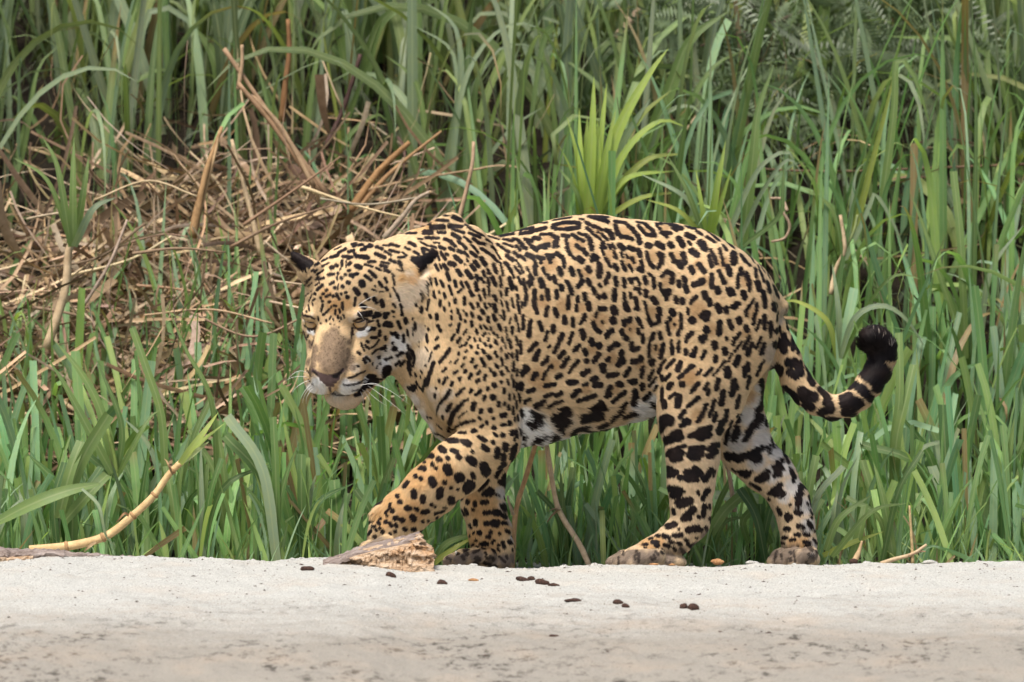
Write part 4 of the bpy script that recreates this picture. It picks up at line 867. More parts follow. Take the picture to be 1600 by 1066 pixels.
# locks: streaks along the lie of the hair
_lk = RT - Tn * ((RT * Tn).sum(1, keepdims=True) * 0.75)
_lk = hash_noise(_lk, 1 / 2.4, 81) * 0.6 + hash_noise(RT, 1 / 5.5, 82) * 0.4
_sp = (hash_noise(RT, 1 / 2.0, 83) > 0.62) * hw['bridge']
fcol = hcol * (0.72 + 0.56 * _lk)[:, None] * (1 - 0.5 * _sp)[:, None] * rng.uniform(0.90, 1.10, n)[:, None] * (1 + rng.normal(0, 0.015, (n, 3)))
pt = (tipk > 0.6) & (hash_noise(RT, 1 / 9.0, 77) > 0.60) & (rng.random(n) < 0.12) & (RN[:, 0] + RN[:, 2] > 0.5)
fcol[pt] = (0.42, 0.36, 0.30)
ca = hcu.attributes.new('fcol', 'FLOAT_COLOR', 'CURVE')
ca.data.foreach_set('color', np.concatenate([np.clip(fcol, 0.003, 0.9), np.ones((n, 1))], 1).astype(np.float32).ravel())
nor = RN + Tn * 0.20 + rng.normal(0, 0.07, (n, 3))
nor /= np.linalg.norm(nor, axis=1, keepdims=True)
na = hcu.attributes.new('fnor', 'FLOAT_VECTOR', 'CURVE')
na.data.foreach_set('vector', nor.astype(np.float32).ravel())
hcu.materials.append(M_FUR)
fur = obj("fur", hcu, body)
fur['kind'] = "stuff"

# ---- eyes
def sphere_cap(centre, axis, r, half_deg, rings=10, seg=24, start=0.0):
    axis = np.array(axis, float); axis /= np.linalg.norm(axis)
    u = np.cross(axis, (0, 0, 1)); u /= np.linalg.norm(u); v = np.cross(u, axis)
    V = [centre + axis * r]; F = []
    for i in range(1, rings + 1):
        th = R(half_deg) * i / rings
        for j in range(seg):
            ph = 2 * math.pi * j / seg
            V.append(centre + r * (axis * math.cos(th) + math.sin(th) * (u * math.cos(ph) + v * math.sin(ph))))
    for j in range(seg):
        F.append((0, 1 + j, 1 + (j + 1) % seg, 1 + (j + 1) % seg))
    for i in range(rings - 1):
        for j in range(seg):
            a0 = 1 + i * seg + j; a1 = 1 + i * seg + (j + 1) % seg
            F.append((a0, a0 + seg, a1 + seg, a1))
    return np.array(V), np.array(F)

def poly_mesh(name, V, F, mat, smooth=True):
    me = bpy.data.meshes.new(name)
    me.from_pydata([tuple(p) for p in V], [], [tuple(dict.fromkeys(map(int, f))) for f in F])
    if smooth:
        me.polygons.foreach_set("use_smooth", [True] * len(me.polygons))
    me.materials.append(mat)
    return me

t = NT("eyeball"); M_EYE = t.finish(t.bsdf((0.10, 0.06, 0.035), 0.15, 0.5, coat=0.5).outputs[0])
t = NT("iris")
M_IRIS = t.finish(t.bsdf(t.ramp(t.noise(900, 3, 0.6), [(0.3, (0.22, 0.125, 0.045)), (0.7, (0.44, 0.28, 0.12))]), 0.12, 0.5, coat=0.6).outputs[0])
t = NT("eyelid"); M_LID = t.finish(t.bsdf((0.030, 0.020, 0.017), 0.5, 0.3).outputs[0])
t = NT("pupil"); M_PUP = t.finish(t.bsdf((0.006, 0.005, 0.005), 0.08, 0.5, coat=0.6).outputs[0])
for s in (-1, 1):
    c = H(s * 41, -1.5, -3)
    gaze = np.array([-0.26, -0.93, 0.26])
    V, F = sphere_cap(c, gaze, 12.5, 175, 14, 24)
    eb = obj("eye", poly_mesh("eye", to_world(V) - joff, F, M_EYE), jaguar)
    V, F = sphere_cap(c, gaze, 12.75, 52, 8, 24)
    obj("iris", poly_mesh("iris", to_world(V) - joff, F, M_IRIS), eb)
    for up in (1, -1):
        tiltv = hr * (-0.16 * s)
        ax = (np.array([0, 0, 1.0]) * up + tiltv * up) * (0.88 if up > 0 else 1.12) + np.array([-0.15, -0.62, -0.05])
        V, F = sphere_cap(c, ax, 13.5, 52 if up > 0 else 29, 8, 28)
        obj("eyelid", poly_mesh("eyelid", to_world(V) - joff, F, M_LID), eb)
    V, F = sphere_cap(c, gaze, 12.95, 12, 4, 16)
    obj("pupil", poly_mesh("pupil", to_world(V) - joff, F, M_PUP), eb)

# ---- whiskers and the one bared claw
def tube(pts, radii, seg=6):
    pts = np.array(pts, float); V = []; F = []
    for i, p in enumerate(pts):
        tg = pts[min(i + 1, len(pts) - 1)] - pts[max(i - 1, 0)]
        tg /= np.linalg.norm(tg) + 1e-12
        u = np.cross(tg, (0.31, 0.2, 0.93)); u /= np.linalg.norm(u) + 1e-12; v = np.cross(tg, u)
        for j in range(seg):
            ph = 2 * math.pi * j / seg
            V.append(p + radii[i] * (u * math.cos(ph) + v * math.sin(ph)))
    for i in range(len(pts) - 1):
        for j in range(seg):
            a0 = i * seg + j; a1 = i * seg + (j + 1) % seg
            F.append((a0, a1, a1 + seg, a0 + seg))
    F.append(tuple(range(seg))[::-1]); F.append(tuple(range((len(pts) - 1) * seg, len(pts) * seg)))
    return V, F

t = NT("whisker"); M_WHISK = t.finish(t.bsdf((0.85, 0.83, 0.78), 0.35, 0.4).outputs[0])
t = NT("claw"); M_CLAW = t.finish(t.bsdf((0.70, 0.62, 0.50), 0.3, 0.5).outputs[0])
WH = [  # photo pixels: root, middle, tip
    (577, 598, 603, 606, 641, 632), (575, 602, 598, 618, 634, 647), (572, 607, 588, 622, 606, 634), (567, 608, 575, 618, 582, 634),
    (574, 600, 590, 602, 610, 610), (564, 611, 568, 620, 570, 633), (560, 603, 580, 599, 596, 600),
    (484, 590, 466, 588, 449, 595), (486, 594, 468, 603, 458, 617), (488, 600, 478, 612, 472, 624), (492, 606, 483, 618, 481, 630),
    (484, 583, 468, 580, 452, 594), (490, 604, 481, 613, 475, 629),
    (561, 478, 578, 467, 592, 462), (561, 481, 580, 481, 594, 488), (560, 486, 566, 492, 570, 500)]
for i, w in enumerate(WH):
    root, _ = cam_ray_hits(np.array([[w[0], w[1]]]))
    y0 = root[0, 1]
    ctrl = [np.array([w[0], y0, GZ - w[1]]), np.array([w[2], y0 - 14, GZ - w[3]]), np.array([w[4], y0 - 4, GZ - w[5]])]
    pts = []
    for q in np.linspace(0, 1, 9):
        pts.append(ctrl[0] * (1 - q) ** 2 + 2 * q * (1 - q) * (ctrl[1] * 2 - (ctrl[0] + ctrl[2]) / 2) + ctrl[2] * q * q)
    V, F = tube(to_world(np.array(pts)) - joff, np.linspace(0.36, 0.10, 9) / PXM, 5)
    obj("whisker", poly_mesh("whisker", V, F, M_WHISK), jaguar)
for (u0, v0, u1, v1) in ((711, 869, 713, 862),):
    root, _ = cam_ray_hits(np.array([[u0, v0]]))
    a0 = np.array([u0, root[0, 1] - 0.5, GZ - v0]); a1 = np.array([u1, root[0, 1] - 2.5, GZ - v1])
    V, F = tube(to_world(np.array([a1, (a0 + a1) / 2 + (0, -1.5, 0), a0])) - joff, np.array([1.8, 1.5, 0.4]) / PXM, 6)
    obj("claw", poly_mesh("claw", V, F, M_CLAW), jaguar)
# ------------------------------------------------------------------ leaves, stalks, straw
def leaf_material(name, trans=0.34, rough=0.42, spec=0.40):
    t = NT(name)
    at = t.n('ShaderNodeVertexColor', layer_name="col").outputs[0]
    uv = t.n('ShaderNodeUVMap', uv_map="UVMap").outputs[0]
    sp = t.n('ShaderNodeSeparateXYZ'); t.l(uv, sp.inputs[0])
    co = t.n('ShaderNodeTexCoord').outputs['Object']
    # pale midrib and long veins
    mid = t.math('ABSOLUTE', t.math('SUBTRACT', sp.outputs[0], 0.5))
    rib = t.ramp(mid, [(0.0, 1.0), (0.055, 0.6), (0.10, 0.0)])
    wav = t.n('ShaderNodeTexWave', wave_type='BANDS', bands_direction='X')
    wav.inputs['Scale'].default_value = 3.2; wav.inputs['Distortion'].default_value = 0.4
    t.l(uv, wav.inputs['Vector'])
    c = t.mix(t.math('MULTIPLY', wav.outputs['Fac'], 0.22), at, t.mix(1.0, at, (0.55, 0.6, 0.5), 'MULTIPLY'))
    c = t.mix(t.ramp(t.noise(38, 4, 0.65, co), [(0.35, 0.0), (0.75, 0.45)]), c, t.mix(1.0, c, (1.35, 1.15, 0.75), 'MULTIPLY'))
    c = t.mix(t.math('MULTIPLY', rib, 0.30), c, (0.42, 0.46, 0.24))
    spots = t.ramp(t.noise(120, 3, 0.7, co), [(0.70, 0.0), (0.76, 0.55)])
    c = t.mix(spots, c, (0.16, 0.12, 0.05))
    b = t.bsdf(c, rough, spec, t.bump(wav.outputs['Fac'], 0.0008, 0.5))
    tr = t.n('ShaderNodeBsdfTranslucent'); t.l(t.mix(1.0, c, (1.25, 1.35, 0.6), 'MULTIPLY'), tr.inputs[0])
    mx = t.n('ShaderNodeMixShader'); mx.inputs[0].default_value = trans
    t.l(b.outputs[0], mx.inputs[1]); t.l(tr.outputs[0], mx.inputs[2])
    return t.finish(mx.outputs[0])
M_LEAF = leaf_material("grass_leaf")
def straw_material(name):
    t = NT(name)
    at = t.n('ShaderNodeVertexColor', layer_name="col").outputs[0]
    co = t.n('ShaderNodeTexCoord').outputs['Object']
    c = t.mix(t.ramp(t.noise(60, 5, 0.7, co), [(0.35, 0.0), (0.7, 0.7)]), at, t.mix(1.0, at, (0.52, 0.45, 0.38), 'MULTIPLY'))
    b = t.bsdf(c, 0.7, 0.22, t.bump(t.noise(240, 3, 0.6, co), 0.001))
    return t.finish(b.outputs[0])
M_STRAW = straw_material("dry_straw")

def blades(base, length, width, phi, th0, kap, pw, tw, cut, col, S=7, fold=0.18, tipcol=None, wig=0.0):
    N = len(base)
    t = np.linspace(0, 1, S + 1)[None, :]
    th = th0[:, None] + kap[:, None] * t ** pw[:, None]
    ph = phi[:, None] + wig * np.sin(t * 5 + phi[:, None] * 7)
    T = np.stack([np.sin(th) * np.cos(ph), np.sin(th) * np.sin(ph), np.cos(th)], -1)
    step = (T[:, :-1] + T[:, 1:]) / 2 * (length / S)[:, None, None]
    P = base[:, None, :] + np.concatenate([np.zeros((N, 1, 3)), np.cumsum(step, 1)], 1)
    w0 = np.stack([-np.sin(ph), np.cos(ph), np.zeros_like(ph)], -1)
    nn = np.cross(T, w0)
    tws = tw[:, None] + (0.7 * np.sin(phi * 13.7))[:, None] * t
    Wd = w0 * np.cos(tws)[..., None] + nn * np.sin(tws)[..., None]
    Nr = np.cross(T, Wd)
    prof = np.where(cut[:, None], np.minimum(1, 0.75 + 0.8 * t) * (1 - 0.12 * t), np.minimum(1, 0.7 + 0.9 * t) * (1 - t ** 2.6) ** 0.9)
    hw = (width / 2)[:, None] * prof
    Lf = P - Wd * hw[..., None] + Nr * (hw * fold)[..., None]
    Rt = P + Wd * hw[..., None] + Nr * (hw * fold)[..., None]
    V = np.stack([Lf, P, Rt], 2).reshape(-1, 3)
    n = (S + 1) * 3
    q = []
    for s in range(S):
        for k in range(2):
            a = s * 3 + k
            q.append((a, a + 1, a + 4, a + 3))
    q = np.array(q)
    F = (np.arange(N)[:, None, None] * n + q[None]).reshape(-1, 4)
    cc = np.repeat(col[:, None, :], S + 1, 1)
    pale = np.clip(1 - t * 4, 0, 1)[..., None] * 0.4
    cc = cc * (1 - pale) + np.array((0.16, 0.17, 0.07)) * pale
    if tipcol is not None:
        k = smooth01((t - tipcol[:, None, 0]) / 0.22)[..., None]
        cc = cc * (1 - k) + np.array((0.26, 0.19, 0.09)) * k
    cc = np.repeat(cc[:, :, None, :], 3, 2).reshape(-1, 3)
    uv = np.zeros((N, S + 1, 3, 2)); uv[..., 0, 0] = 0; uv[..., 1, 0] = 0.5; uv[..., 2, 0] = 1; uv[..., 1] = np.broadcast_to((t * 6)[..., None], uv.shape[:3])
    return V, F, cc, uv.reshape(-1, 2)

G_FRONT = np.array([(0.190, 0.330, 0.135), (0.215, 0.360, 0.140), (0.170, 0.310, 0.170), (0.250, 0.380, 0.240), (0.270, 0.390, 0.135), (0.145, 0.270, 0.105)])
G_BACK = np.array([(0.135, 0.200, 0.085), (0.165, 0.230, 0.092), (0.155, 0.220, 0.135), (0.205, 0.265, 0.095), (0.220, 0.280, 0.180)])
STRAW = np.array([(0.48, 0.34, 0.20), (0.37, 0.265, 0.165), (0.58, 0.45, 0.29), (0.25, 0.175, 0.11), (0.42, 0.33, 0.24), (0.20, 0.135, 0.085)])

def pick(pal, n, jit=0.12):
    c = pal[rng.integers(0, len(pal), n)].copy()
    if pal is not STRAW:
        dead = rng.random(n) < 0.045
        c[dead] = (0.27, 0.20, 0.11)
    return c * (1 + rng.normal(0, jit, (n, 1))) * (1 + rng.normal(0, 0.04, (n, 3)))

def field(n, x0, x1, y0, y1, dens=None):
    out = []
    while len(out) < n:
        x = rng.uniform(x0, x1, n); y = rng.uniform(y0, y1, n)
        k = np.ones(n, bool) if dens is None else rng.random(n) < dens(x, y)
        out += list(zip(x[k], y[k]))
    p = np.array(out[:n])
    return np.stack([p[:, 0], p[:, 1], ground_z(p[:, 0], p[:, 1]) - 0.02], 1)

def stuff(name, label, parts, mat):
    off = 0; V, F, Cc, U = [], [], [], []
    for v, f, c, u in parts:
        V.append(v); F.append(f + off); Cc.append(c); U.append(u); off += len(v)
    return tag(obj(name, np_mesh(name, np.concatenate(V), np.concatenate(F), mat, col=np.concatenate(Cc), uv=np.concatenate(U))), label, kind="stuff")

U_ = rng.uniform
def px_of(x, y):            # photo column of a point
    return 800 + x * PXM / (1 + y / CAM_D)

# front grass, cropped short behind the animal
def front(n, hmin, hmax, wmin, wmax, y0, y1, cutp, lean=0.22):
    base = field(n, -2.3, 2.3, y0, y1)
    base[:, 1] += 0.0
    return blades(base, U_(hmin, hmax, n), U_(wmin, wmax, n), U_(0, 2 * math.pi, n), np.abs(rng.normal(0.06, lean, n)), rng.gamma(1.6, 0.24, n) * (rng.random(n) < 0.75),
                  U_(1.2, 2.6, n), rng.normal(0, 0.55, n) + np.where(rng.random(n) < 0.5, 0, math.pi / 2), rng.random(n) < cutp, pick(G_FRONT, n), tipcol=np.where(rng.random((n, 1)) < 0.12, U_(0.7, 0.95, (n, 1)), 2.0))
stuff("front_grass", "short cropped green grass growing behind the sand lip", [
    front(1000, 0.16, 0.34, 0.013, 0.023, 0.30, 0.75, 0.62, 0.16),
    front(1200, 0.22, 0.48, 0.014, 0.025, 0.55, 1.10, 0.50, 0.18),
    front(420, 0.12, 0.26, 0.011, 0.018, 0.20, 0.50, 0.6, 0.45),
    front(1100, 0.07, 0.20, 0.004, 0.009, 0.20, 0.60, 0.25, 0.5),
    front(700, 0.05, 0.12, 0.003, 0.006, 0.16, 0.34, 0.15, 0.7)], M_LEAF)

# straw thatch: on the left and thinner behind everything
def straw(n, dens, y0, y1, lmin, lmax, wmin, wmax, up, x0=-2.3, x1=2.3):
    base = field(n, x0, x1, y0, y1, dens)
    base[:, 2] += U_(0.0, 0.16, n)
    ph = np.where(rng.random(n) < 0.5, 0, math.pi) + rng.normal(0, 0.75, n)
    th = np.clip(rng.normal(math.pi / 2 - up, 0.38, n), 0.1, 2.2)
    return blades(base, U_(lmin, lmax, n), U_(wmin, wmax, n), ph, th, rng.normal(0, 0.7, n), U_(1, 2, n), U_(0, math.pi, n), rng.random(n) < 0.6, pick(STRAW, n, 0.2), S=6, fold=0.2, wig=0.3)
left = lambda x, y: smooth01((700 - px_of(x, y)) / 160) * smooth01((y - 0.8) / 0.25) * (y < np.interp(px_of(x, y), [0, 160, 330, 620], [1.52, 1.56, 1.76, 1.70]))
mid_d = lambda x, y: 0.2 + 0.8 * smooth01((820 - px_of(x, y)) / 200)
stuff("straw_thatch", "brown dead grass matted on the slope", [
    straw(2600, left, 0.85, 1.82, 0.08, 0.30, 0.003, 0.010, 0.12),
    straw(700, left, 0.85, 1.70, 0.22, 0.55, 0.004, 0.011, 0.16),
    straw(900, left, 0.85, 1.80, 0.10, 0.32, 0.008, 0.018, 0.15),
    straw(420, left, 0.85, 1.78, 0.10, 0.30, 0.014, 0.028, 0.08),
    straw(150, left, 0.8, 1.5, 0.12, 0.36, 0.004, 0.010, 0.9),
    straw(700, mid_d, 1.2, 1.95, 0.12, 0.36, 0.003, 0.009, 0.35)], M_STRAW)

# tall grass of the slope
def tall(n, dens, y0, y1, lmin, lmax, wmin, wmax, pal, bend=1.3, lean=0.16, x0=-2.6, x1=2.6):
    base = field(n, x0, x1, y0, y1, dens)
    return blades(base, U_(lmin, lmax, n), U_(wmin, wmax, n), U_(0, 2 * math.pi, n), np.abs(rng.normal(0.05, lean, n)), rng.gamma(1.8, bend / 1.8, n) * (rng.random(n) < 0.8),
                  np.where(rng.random(n) < 0.3, U_(4, 9, n), U_(1.6, 3.4, n)), rng.normal(0, 0.5, n) + np.where(rng.random(n) < 0.5, 0, math.pi / 2), rng.random(n) < 0.06, pick(pal, n, 0.16), S=10,
                  tipcol=np.where(rng.random((n, 1)) < 0.3, U_(0.6, 0.95, (n, 1)), 2.0))
right = lambda x, y: smooth01((px_of(x, y) - 700) / 200)
notstraw = lambda x, y: np.maximum(smooth01((px_of(x, y) - 600) / 200), smooth01((y - np.interp(px_of(x, y), [0, 200, 350, 620], [1.55, 1.62, 1.78, 1.7])) / 0.1))
opened = lambda f: (lambda x, y: (1.0 if f is None else f(x, y)) * np.where((px_of(x, y) > 990) & (px_of(x, y) < 1460) & (y > 1.65), 0.35, 1.0))
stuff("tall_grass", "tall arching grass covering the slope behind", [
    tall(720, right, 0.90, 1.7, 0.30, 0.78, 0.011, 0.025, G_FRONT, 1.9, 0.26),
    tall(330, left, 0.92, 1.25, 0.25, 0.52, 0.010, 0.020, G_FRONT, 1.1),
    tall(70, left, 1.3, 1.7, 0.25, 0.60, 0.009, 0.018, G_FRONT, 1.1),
    tall(2200, notstraw, 0.9, 3.0, 0.10, 0.32, 0.006, 0.016, G_BACK * 0.4, 1.2, 0.8),  # low filler leaves, colour darkened to paint shade into the gaps
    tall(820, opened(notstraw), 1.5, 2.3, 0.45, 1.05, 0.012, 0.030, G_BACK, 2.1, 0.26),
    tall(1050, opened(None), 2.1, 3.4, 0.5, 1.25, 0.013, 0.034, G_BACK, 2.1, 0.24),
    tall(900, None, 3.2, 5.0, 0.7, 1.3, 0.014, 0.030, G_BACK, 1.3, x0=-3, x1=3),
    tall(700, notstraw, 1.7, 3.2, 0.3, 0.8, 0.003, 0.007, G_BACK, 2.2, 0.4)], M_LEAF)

# feathery mimosa in the upper right
def fronds(n):
    V, F, Cc, U = [], [], [], []
    for _ in range(n):
        px, py = U_(960, 1560), U_(-30, 330) if rng.random() < 0.7 else U_(-30, 160)
        y = U_(1.75, 2.2)
        o = W(px, py, y)
        ang = U_(0, 2 * math.pi); L = U_(0.10, 0.24)
        d = np.array([math.cos(ang), U_(-0.5, 0.5), math.sin(ang) * 0.7 + 0.1]); d /= np.linalg.norm(d)
        s = np.cross(d, (rng.normal(0, 0.4), -1, rng.normal(0, 0.4))); s /= np.linalg.norm(s)
        nrm = np.cross(d, s)
        c = np.array((0.085, 0.120, 0.065)) * U_(0.8, 1.6)
        m = 16
        for i in range(m):
            q = o + d * L * (i / m) + np.array([0, 0, -0.25 * L * (i / m) ** 2])
            for sg in (-1, 1):
                l = 0.034 * math.sin(math.pi * (i + 1.5) / (m + 2)) * U_(0.8, 1.1)
                a = d * 0.35 + s * sg; a /= np.linalg.norm(a)
                bq = d * 0.0042
                k = len(V)
                V += [q - bq, q + a * l * 0.6 - bq, q + a * l + nrm * 0.004, q + a * l * 0.6 + bq]
                F.append((k, k + 1, k + 2, k + 3)); Cc += [c * U_(0.85, 1.15)] * 4; U += [(0.2, 0)] * 4
    return np.array(V), np.array(F), np.array(Cc), np.array(U)
stuff("mimosa_foliage", "dull green feathery foliage at the top of the slope", [fronds(330)], M_LEAF)

# ---- single plants traced one by one
def spline(pts, n):
    pts = np.array(pts, float)
    d = np.concatenate([[0], np.cumsum(np.linalg.norm(np.diff(pts, axis=0), axis=1))]); d /= d[-1]
    P = np.concatenate([[2 * pts[0] - pts[1]], pts, [2 * pts[-1] - pts[-2]]])
    out = []
    for t in np.linspace(0, 1, n):
        i = min(int(np.searchsorted(d, t, 'right')) - 1, len(pts) - 2)
        u = (t - d[i]) / (d[i + 1] - d[i] + 1e-9)
        p0, p1, p2, p3 = P[i], P[i + 1], P[i + 2], P[i + 3]
        out.append(0.5 * (2 * p1 + (p2 - p0) * u + (2 * p0 - 5 * p1 + 4 * p2 - p3) * u * u + (3 * p1 - p0 - 3 * p2 + p3) * u ** 3))
    return np.array(out)

def leaf_mesh(name, pix, width, y, col, cut=False, both=False, face=0.25, bow=0.03, mat=None, S=16, root=0.8):
    """a leaf along photo pixels at depth y: folded ribbon with its own bow in depth"""
    n = S + 1
    k = np.array([W(px, py, y) for px, py in pix])
    P = spline(k, n)
    t = np.linspace(0, 1, n)
    P[:, 1] += -bow * np.sin(t * math.pi * 0.9) + rng.normal(0, 0.01)
    T = np.gradient(P, axis=0); T /= np.linalg.norm(T, axis=1, keepdims=True)
    roll = face + rng.normal(0, 0.15) + 0.5 * rng.normal() * t
    view = np.stack([np.sin(roll), -np.cos(roll), 0.25 + 0 * t], 1)
    Wd = np.cross(T, view); Wd /= np.linalg.norm(Wd, axis=1, keepdims=True)
    Nr = np.cross(Wd, T)
    if cut: prof = np.minimum(1, root + 0.6 * t) * (1 - 0.1 * t)
    elif both: prof = np.sin(np.clip(t * 0.92 + 0.06, 0, 1) * math.pi) ** 0.6
    else: prof = np.minimum(1, root + 0.9 * t) * (1 - t ** 2.4) ** 0.85
    hw = width / PXM * (1 + y / CAM_D) / 2 * prof
    V = np.stack([P - Wd * hw[:, None] + Nr * (hw * 0.25)[:, None], P, P + Wd * hw[:, None] + Nr * (hw * 0.25)[:, None]], 1).reshape(-1, 3)
    F = np.array([(s * 3 + j, s * 3 + j + 1, s * 3 + j + 4, s * 3 + j + 3) for s in range(S) for j in range(2)])
    cc = np.repeat((np.array(col) * (1 + rng.normal(0, 0.06)))[None], n, 0)
    uv = np.zeros((n, 3, 2)); uv[:, 1, 0] = 0.5; uv[:, 2, 0] = 1; uv[..., 1] = t[:, None] * 5
    return V, F, np.repeat(cc, 3, 0), uv.reshape(-1, 2), (mat or M_LEAF)

def put_leaf(name, parent, org, *a, **k):
    V, F, c, u, m = leaf_mesh(name, *a, **k)
    o = obj(name, np_mesh(name, V - org, F, m, col=c, uv=u), parent)
    return o

def put_tube(name, parent, org, pts3, radii, mat, col, seg=7):
    V, F = tube(np.array(pts3), radii, seg)
    me = bpy.data.meshes.new(name)
    me.from_pydata([tuple(p - org) for p in V], [], F)
    me.polygons.foreach_set("use_smooth", [True] * len(me.polygons))
    a = me.color_attributes.new("col", 'FLOAT_COLOR', 'POINT')
    c = np.ones((len(V), 4), np.float32); c[:, :3] = np.array(col)[None] * (1 + rng.normal(0, 0.08, (len(V), 1)))
    a.data.foreach_set("color", c.ravel())
    me.materials.append(mat)
    return obj(name, me, parent)

def plant(name, label, cat, y, leaves, stem=None, group=None, root=None):
    """leaves: (pixels, width_px, colour, options)"""
    p0 = root or leaves[0][0][0]
    org = W(p0[0], p0[1], y)
    r = tag(empty(name, org), label, cat, group)
    for lv in leaves:
        pix, w, col = lv[:3]; opt = lv[3] if len(lv) > 3 else {}
        put_leaf("leaf", r, org, pix, w, y + rng.normal(0, 0.025), col, **opt)
    if stem:
        pix, w0, w1, col = stem
        P = spline([W(a, b, y + 0.015) for a, b in pix], 12)
        put_tube("stem", r, org, P, np.linspace(w0, w1, 12) / PXM, M_STRAW, col)
    return r

BRIGHT = (0.31, 0.42, 0.095); BLUE = (0.225, 0.295, 0.195); MID = (0.155, 0.235, 0.080); DEEP = (0.105, 0.175, 0.060); YELL = (0.29, 0.345, 0.085)
DRY = (0.34, 0.235, 0.14); PALE = (0.46, 0.35, 0.22); RUST = (0.20, 0.105, 0.045)
CUT = dict(cut=True)
plant("reed_clump", "bright yellow-green upright grass clump rising behind the animal's back", "grass clump", 1.25, [
    ([(914, 345), (908, 260), (905, 168)], 12, BRIGHT), ([(918, 345), (924, 230), (928, 118)], 17, BRIGHT), ([(924, 345), (934, 260), (934, 185)], 13, BRIGHT),
    ([(906, 345), (893, 271), (860, 205)], 10, BRIGHT), ([(930, 345), (938, 290), (967, 200), (1013, 118), (1045, 75)], 20, BRIGHT),
    ([(934, 345), (950, 265), (999, 185), (1050, 140)], 14, YELL), ([(934, 345), (978, 280), (1056, 267)], 10, BRIGHT), ([(936, 345), (952, 262), (985, 200), (1017, 153)], 19, BLUE), ([(920, 345), (915, 250), (918, 180)], 15, BRIGHT), ([(926, 345), (945, 250), (962, 170)], 15, BRIGHT), ([(910, 345), (902, 250), (885, 180)], 12, BRIGHT), ([(930, 345), (975, 240), (1030, 190), (1075, 200)], 13, BRIGHT), ([(934, 345), (960, 300), (1010, 250), (1070, 240)], 13, YELL), ([(922, 345), (938, 220), (948, 130)], 13, BRIGHT),
    ([(912, 345), (900, 300), (872, 262)], 8, MID), ([(940, 345), (1000, 310), (1062, 300)], 9, YELL)])
plant("reed_clump", "smaller lime-green grass clump behind the animal's hips", "grass clump", 1.1, [
    ([(1104, 372), (1096, 320), (1087, 263)], 8, BRIGHT), ([(1108, 372), (1118, 300), (1134, 218)], 13, BRIGHT), ([(1110, 372), (1128, 310), (1144, 257)], 9, BRIGHT),
    ([(1100, 372), (1073, 299), (1042, 242)], 9, MID), ([(1100, 372), (1060, 330), (1010, 312)], 8, YELL), ([(1098, 370), (1070, 310), (1000, 272)], 10, BLUE)])
plant("broadleaf_grass", "broad green blade sweeping up to the right above the bright clump", "grass plant", 1.6, [
    ([(1000, 300), (1012, 231), (1047, 137), (1079, 62), (1142, 16)], 26, MID), ([(1000, 300), (1030, 190), (1075, 166), (1105, 190), (1118, 215)], 9, BLUE),
    ([(1006, 300), (1050, 210), (1110, 110), (1160, 80)], 12, MID), ([(996, 300), (980, 220), (940, 150)], 10, DEEP)])
plant("arching_grass", "tall pale arching grass plant left of the lime clump", "grass plant", 1.7, [
    ([(690, 340), (700, 250), (719, 143), (717, 64), (700, 29), (662, 4)], 15, BLUE), ([(700, 340), (712, 200), (714, 118), (700, 72), (643, 39)], 10, BLUE),
    ([(700, 340), (715, 180), (738, 100), (778, 50), (821, 37), (864, 57)], 10, BLUE), ([(705, 340), (722, 180), (771, 88), (807, 70), (839, 76)], 9, BLUE),
    ([(696, 340), (735, 210), (745, 130), (770, 70)], 14, MID), ([(690, 340), (668, 230), (650, 130), (600, 85)], 12, MID), ([(694, 340), (760, 250), (800, 200), (852, 165)], 8, BLUE)])
plant("arching_grass", "slender plant whose two upright blades cross near the top edge", "grass plant", 1.9, [
    ([(880, 330), (872, 240), (860, 150), (842, 57), (830, -8)], 10, MID), ([(850, 330), (852, 220), (862, 110), (877, -6)], 9, YELL), ([(868, 330), (842, 120), (842, 30), (889, 46), (917, 86), (965, 165)], 8, BLUE),
    ([(862, 330), (830, 250), (790, 200), (755, 170)], 9, MID), ([(866, 330), (890, 230), (905, 190)], 7, MID)])
plant("arching_grass", "hooked pale blade plant rising from behind the animal's rump", "grass plant", 1.15, [
    ([(1131, 385), (1173, 284), (1205, 246), (1236, 242), (1243, 300)], 9, BLUE), ([(1160, 385), (1176, 247), (1184, 173), (1210, 100)], 18, MID), ([(1150, 385), (1190, 300), (1232, 250), (1262, 290)], 8, BLUE),
    ([(1160, 385), (1215, 340), (1222, 300), (1224, 230)], 8, DEEP)])
plant("arching_grass", "tall yellow-green blade with a folded over tip near the right side", "grass plant", 1.3, [
    ([(1318, 420), (1341, 336), (1362, 252), (1389, 147), (1402, 89)], 12, YELL), ([(1376, 330), (1395, 180), (1400, 95), (1425, 116), (1447, 179), (1453, 210)], 13, MID),
    ([(1320, 420), (1326, 357), (1336, 273), (1352, 255)], 9, BLUE), ([(1310, 430), (1355, 330), (1368, 305), (1399, 357), (1420, 420)], 8, BLUE), ([(1316, 420), (1300, 330), (1250, 290)], 9, MID)])
plant("cut_grass", "pair of long upright square-cut blades at the right edge of the slope", "grass plant", 1.2, [
    ([(1508, 560), (1504, 462), (1499, 368), (1489, 268)], 13, MID, CUT), ([(1520, 560), (1520, 441), (1523, 158), (1517, -6)], 10, DEEP), ([(1530, 560), (1545, 430), (1600, 350)], 10, BLUE),
    ([(1512, 560), (1470, 440), (1440, 350), (1420, 300)], 11, MID)])
plant("drooping_grass", "drooping pale blade plant curling above the animal's tail tip", "grass plant", 0.95, [
    ([(1312, 560), (1336, 496), (1378, 478), (1415, 499), (1447, 546)], 10, BLUE), ([(1306, 560), (1310, 500), (1300, 410)], 11, BLUE), ([(1308, 560), (1290, 500), (1240, 470), (1215, 480)], 10, YELL),
    ([(1316, 560), (1360, 470), (1400, 430), (1450, 440)], 8, MID)])
